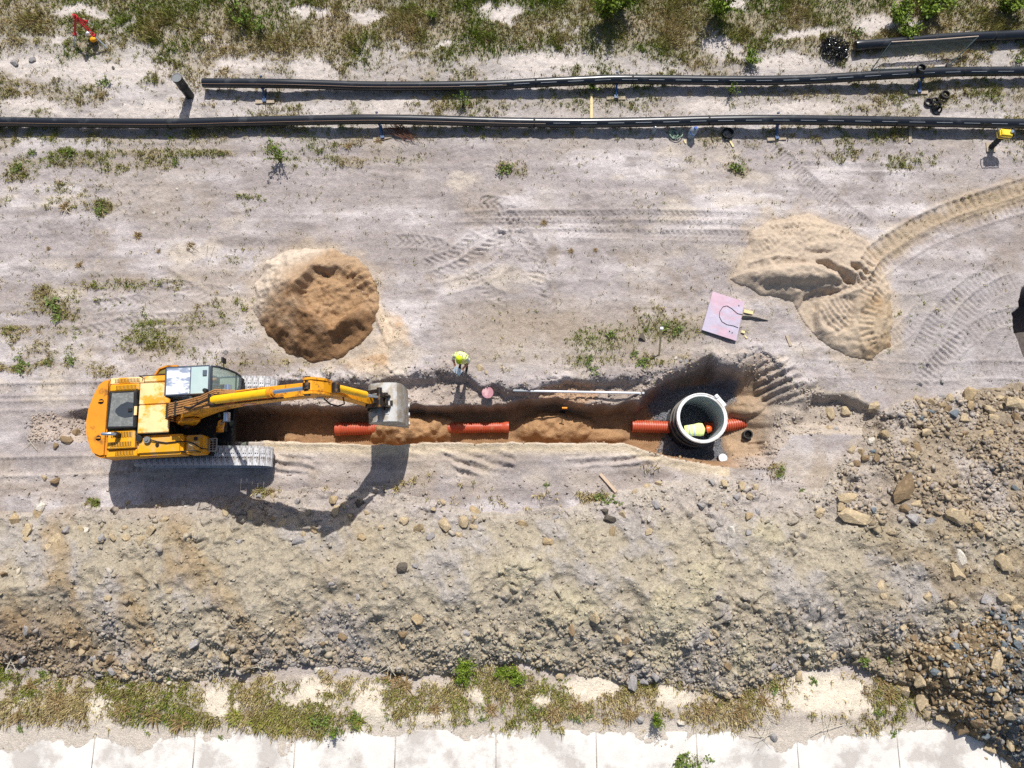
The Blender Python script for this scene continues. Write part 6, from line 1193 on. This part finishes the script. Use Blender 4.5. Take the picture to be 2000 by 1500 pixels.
x, y = scatter(40000, lambda a, b: fieldv(np.clip(wG * (.45 + .7 * ss(-.3, .3, n_clod + n_mid)) + .02 * (HALL < .02) * (Z > -.2), 0, 1), a, b), (-21, 21, 4.8, 21.5)); V1 = blades(x, y, 6, np.clip(.06 + .09 * rr_.rand(len(x)) * (.4 + fieldv(grass, x, y)) + .16 * fieldv(ss(.0, .5, fbm(X, Y, .9, 2, 21)) * ss(140, 60, PY), x, y), .05, .4), gcol(x, y, fieldv(green, x, y)))
tri_mesh("grass", *V1, GRM, "dry and green grass growing over the verge and between the pipes", "grass")
x, y = scatter(9000, lambda a, b: fieldv(wG, a, b), (-21, 21, -8, 2.5)); V1 = blades(x, y, 6, .10 + .14 * rr_.rand(len(x)), gcol(x, y, fieldv(green, x, y) - .15))
tri_mesh("dry_grass", *V1, GRM, "dry brown grass between the spoil bank and the concrete road", "grass")

# ------------------------------------------------------------------ single plants
LEAF = pm("plant_leaf", (0, 0, 0), .6, var=.1, vs=6, attr="col", spec=.3); STEM = pm("plant_stem", lin(110, 92, 58), .8, var=.15)
def plant_mesh(seed, kind):
    """leafy bush, broad weed, or tuft of long blades; unit size"""
    r = np.random.RandomState(seed); V = []; T = []; Cv = []; st = MB()
    cg = {"bush": ((136, 158, 40), (84, 108, 28)), "weed": ((122, 140, 62), (84, 104, 44)), "tuft": ((150, 160, 60), (120, 104, 50)), "dry": ((172, 148, 104), (132, 106, 70)), "tall": ((126, 150, 48), (84, 110, 34))}[kind]
    c0, c1 = np.array(lin(*cg[0], .9)), np.array(lin(*cg[1], .9))
    if kind in ("tuft", "dry"):
        for _ in range(90):
            a = r.uniform(0, 6.283); th = r.uniform(.15, 1.25); L_ = r.uniform(.5, 1.0); b = np.array([r.normal(0, .12), r.normal(0, .12), 0]); d = np.array([math.cos(a) * math.sin(th), math.sin(a) * math.sin(th), math.cos(th) * .8]); sd = np.array([-math.sin(a), math.cos(a), 0]) * .035
            m_ = b + d * L_ * .6; t_ = b + d * L_ + np.array([0, 0, -.12 * L_]); i = len(V); V += [b - sd, b + sd, m_ - sd * .8, m_ + sd * .8, t_]; T += [(i, i + 1, i + 3), (i, i + 3, i + 2), (i + 2, i + 3, i + 4)]; cc_ = c0 + (c1 - c0) * r.rand(); Cv += [cc_ * r.uniform(.75, 1.2)] * 5
    else:
        ns = {"bush": 26, "weed": 9, "tall": 10}[kind]; nl = {"bush": 34, "weed": 12, "tall": 18}[kind]; hh = {"bush": 1.1, "weed": .5, "tall": 1.5}[kind]; ls = {"bush": .11, "weed": .20, "tall": .13}[kind]
        for _ in range(ns):
            a = r.uniform(0, 6.283); sp = r.uniform(.25, .85); tip = np.array([math.cos(a) * sp, math.sin(a) * sp, hh * r.uniform(.5, 1.0)]); mid = tip * np.array([.45, .45, .6]); st.tube([(0, 0, -.05), tuple(mid), tuple(tip)], [.02, .014, .006], 4)
            for k_ in range(nl):
                t_ = r.uniform(.25, 1.0); p = (mid * (t_ * 2) if t_ < .5 else mid + (tip - mid) * (t_ * 2 - 1)) + r.normal(0, .05, 3); p[2] = max(p[2], .03)
                d = r.normal(size=3); d[2] = abs(d[2]) * .4; d /= np.linalg.norm(d); u = np.cross(d, r.normal(size=3)); u /= np.linalg.norm(u); L_ = ls * r.uniform(.7, 1.4); i = len(V)
                V += [p, p + d * L_ * .5 + u * L_ * .32, p + d * L_, p + d * L_ * .5 - u * L_ * .32]; T += [(i, i + 1, i + 2), (i, i + 2, i + 3)]; cc_ = c0 + (c1 - c0) * r.rand(); Cv += [cc_ * r.uniform(.7, 1.2)] * 4
    me = bpy.data.meshes.new("foliage"); me.from_pydata([tuple(v) for v in V], [], T); a = me.attributes.new("col", 'FLOAT_COLOR', 'POINT'); a.data.foreach_set("color", np.concatenate([np.array(Cv), np.ones((len(V), 1))], 1).astype(np.float32).ravel()); me.materials.append(LEAF)
    sm = None
    if st.v: o = st.build("stem", STEM); sm = o.data; bpy.data.objects.remove(o)
    return me, sm
PM_ = {(k_, v): plant_mesh(40 + v * 7 + hash(k_) % 1, k_) for k_ in ("bush", "weed", "tuft", "dry", "tall") for v in range(3)}
NM = {"bush": "shrub", "weed": "weed", "tuft": "grass_tuft", "dry": "dry_weed", "tall": "tall_weed"}; CT_ = {"bush": "shrub", "weed": "weed", "tuft": "grass tuft", "dry": "weed", "tall": "weed"}
def plant(px, py, rpx, kind, label, grp, hs=1.0):
    p = P(px, py); r = rpx / F_PX * ((CAM_H - p.z) * CT + p.y * ST_); fm, sm = PM_[(kind, rr_.randint(3))]; rz = rr_.uniform(0, 6.28)
    if sm:
        e = empty(NM[kind], p, rz, label, CT_[kind], grp); e.scale = (r, r, r * hs); link_mesh("foliage", fm, e); link_mesh("stem", sm, e)
    else:
        o = link_mesh(NM[kind], fm, None, p); o.rotation_euler = (0, 0, rz); o.scale = (r, r, r * hs); tag(o, label, CT_[kind], grp)
for a in ((1185, 42, 48), (1212, 18, 40), (1398, 32, 44)): plant(*a, "bush", "bright green shrub growing among the grass of the far verge", "bright green verge shrubs", 1.5)
for a in ((1745, 40, 44), (1815, 30, 52), (1765, 70, 34), (1960, 25, 48)): plant(*a, "bush", "dense green shrub growing behind the capped black pipe", "dense green shrubs behind the capped pipe", .9)
for a in ((462, 22, 36), (480, 55, 34), (510, 60, 30)): plant(*a, "tall", "tall green-brown weed clump standing in the far grassy verge", "tall weed clumps in the verge", .9)
plant(845, 38, 16, "bush", "small vivid green shrub alone in the verge grass", None, 1.2); plant(1462, 122, 28, "bush", "leafy green shrub between the verge and the middle pipe", None, .8); plant(1670, 62, 18, "weed", "low green weed beside the heap of black shavings", None)
plant(905, 205, 24, "tall", "tall leafy weed growing between the two long pipes", None, 1.0); plant(1155, 172, 24, "tall", "leafy weed hiding the end of the crossing plank", None, .7); plant(1425, 185, 20, "tall", "thin-leaved weed poking up over the middle pipe", None, 1.0); plant(1990, 120, 16, "weed", "green weed between the capped pipe and the middle pipe", None)
plant(548, 312, 34, "tall", "tall olive weed standing alone below the lower pipe", None, 1.1)
for a in ((62, 298, 14), (137, 297, 16), (38, 328, 16), (345, 318, 12), (435, 301, 8), (985, 330, 22), (1435, 328, 22), (205, 160, 20), (200, 410, 20)): plant(*a, "weed", "low green weed on the dusty strip below the pipes", "low weeds below the pipes", .7)
for a in ((100, 592, 26), (112, 612, 24), (45, 712, 26), (96, 708, 14), (140, 702, 16)): plant(*a, "weed", "green weed patch on the bare ground north of the excavator", "weeds north of the excavator", .5)
for a in ((1255, 706, 22), (1160, 722, 18), (1300, 640, 18), (1190, 655, 16), (1320, 648, 18), (1150, 700, 14), (1240, 690, 14)): plant(*a, "weed", "small green weed on the ground between the stake and the trench", "weeds beside the stake", .6)
for a in ((1172, 975, 24), (1195, 980, 24), (185, 982, 18), (1567, 957, 10), (1068, 948, 10), (1525, 920, 18)): plant(*a, "weed", "small weed growing at the upper edge of the spoil bank", "weeds on the spoil bank edge", .6)
plant(530, 962, 16, "dry", "clod of dry turf lying south of the excavator tracks", None, .6)
for a in ((908, 1302, 30), (905, 1325, 22), (1005, 1320, 30), (980, 1312, 22)): plant(*a, "bush", "leafy green shrub at the foot of the spoil bank", "green shrubs at the bank foot", .7)
plant(1278, 1402, 22, "bush", "bright yellow-green sapling at the edge of the concrete road", None, 1.6); plant(655, 1425, 26, "tall", "green weed spilling over the concrete edge", None, .8); plant(630, 1405, 28, "weed", "broad-leaved green weed next to the concrete edge", None, .6); plant(690, 1405, 24, "weed", "broad-leaved weed amid dry grass by the concrete", None, .6)
for a in ((505, 1412, 34), (560, 1418, 30), (540, 1390, 30), (600, 1405, 24), (460, 1400, 30), (700, 1410, 26)): plant(*a, "tuft", "green grass tuft along the top of the concrete slabs", "grass tufts along the concrete", .5)
for a in ((112, 1370, 34), (60, 1340, 26), (118, 1385, 26), (300, 1400, 34), (240, 1385, 30), (350, 1410, 34), (770, 1320, 34), (790, 1340, 30), (1230, 1395, 26), (1380, 1385, 28), (1450, 1390, 30), (1490, 1370, 26), (1740, 1360, 30), (1725, 1330, 24), (850, 1385, 24), (960, 1385, 24), (1080, 1395, 30), (1130, 1385, 26), (35, 1400, 24)): plant(*a, "dry", "dry brown weed on the pale verge beside the concrete road", "dry weeds on the pale verge", .5)
for a in ((1590, 1330, 16), (1510, 1340, 18), (1715, 1395, 16), (1690, 1290, 20), (1735, 1285, 14), (120, 1345, 20), (85, 1315, 16), (330, 1330, 12), (1120, 1400, 18), (1045, 1385, 16), (1150, 1395, 16), (940, 1405, 12)): plant(*a, "weed", "green weed on the pale verge below the spoil bank", "green weeds on the pale verge", .6)
for a in ((1330, 1482, 34), (1370, 1488, 26), (1345, 1495, 30)): plant(*a, "weed", "green weed clump growing out of the concrete road", "weeds growing from the concrete", .6)
for a in ((1745, 1435, 14), (820, 1490, 12), (254, 1494, 12), (41, 1425, 12), (1690, 1495, 16), (430, 1440, 10)): plant(*a, "weed", "tiny weed growing from a concrete joint", "tiny weeds in the concrete joints", .4)
for a in ((155, 518, 12), (310, 490, 8), (95, 485, 8), (128, 405, 20), (270, 460, 16), (1062, 435, 12), (372, 480, 14), (1115, 490, 10), (1163, 488, 8), (740, 275, 14), (680, 285, 14)): plant(*a, "dry", "small dry brown tuft on the bare dusty ground", "dry tufts on the bare ground", .6)
# twigs
def twigs(name, px, py, n, spread, ln, label, seed, dirn=None):
    r = random.Random(seed); b = P(px, py); m = MB()
    for _ in range(n):
        a = r.uniform(0, 6.28) if dirn is None else dirn + r.uniform(-.45, .45); x0_, y0_ = r.uniform(-spread, spread), r.uniform(-spread, spread) * .6; L_ = ln * r.uniform(.6, 1.2); z0_ = .02 + .08 * r.random()
        m.tube([(x0_ - math.cos(a) * L_ / 2, y0_ - math.sin(a) * L_ / 2, z0_), (x0_ + r.uniform(-.03, .03), y0_ + r.uniform(-.03, .03), z0_ + .05), (x0_ + math.cos(a) * L_ / 2, y0_ + math.sin(a) * L_ / 2, z0_ + .01)], [.009, .008, .004], 4)
    tag(m.build(name, pm("twig_" + str(seed % 2), lin(*((120, 78, 54) if seed % 2 else (206, 196, 176))), .85), loc=b, smooth=60), label, "twigs")
twigs("twig_heap", 785, 260, 26, .25, 1.1, "heap of dry reddish twigs under the lower pipe", 1, -.5)
for i, (px, py, n, ln) in enumerate(((505, 1300, 4, .5), (425, 1312, 4, .5), (1610, 1420, 5, 1.2), (760, 1300, 5, .7), (1490, 1440, 5, .9), (1500, 1395, 4, .8), (75, 663, 2, .5), (65, 865, 2, .7), (130, 412, 4, .5), (375, 485, 4, .5), (20, 1290, 5, .6), (410, 492, 2, .5))):
    twigs("dry_twigs", px, py, n, .12, ln, ("few pale dry twigs at the foot of the spoil bank", "few pale dry twigs at the bank foot near the brown clods", "long pale twigs on the concrete next to the rubble heap", "pale dry stalks among brown weeds at the bank foot", "pale driftlike twigs on the concrete road", "pale dry stems above the concrete edge", "pale stick on bare ground north of the excavator", "thin pale stick behind the excavator", "dry stalks beside a green weed on the dusty strip", "dry stalks left of the round sand heap", "pale twigs by the brown end of the spoil bank", "thin dry stick lying left of the round sand heap")[i], 2 + 2 * i)
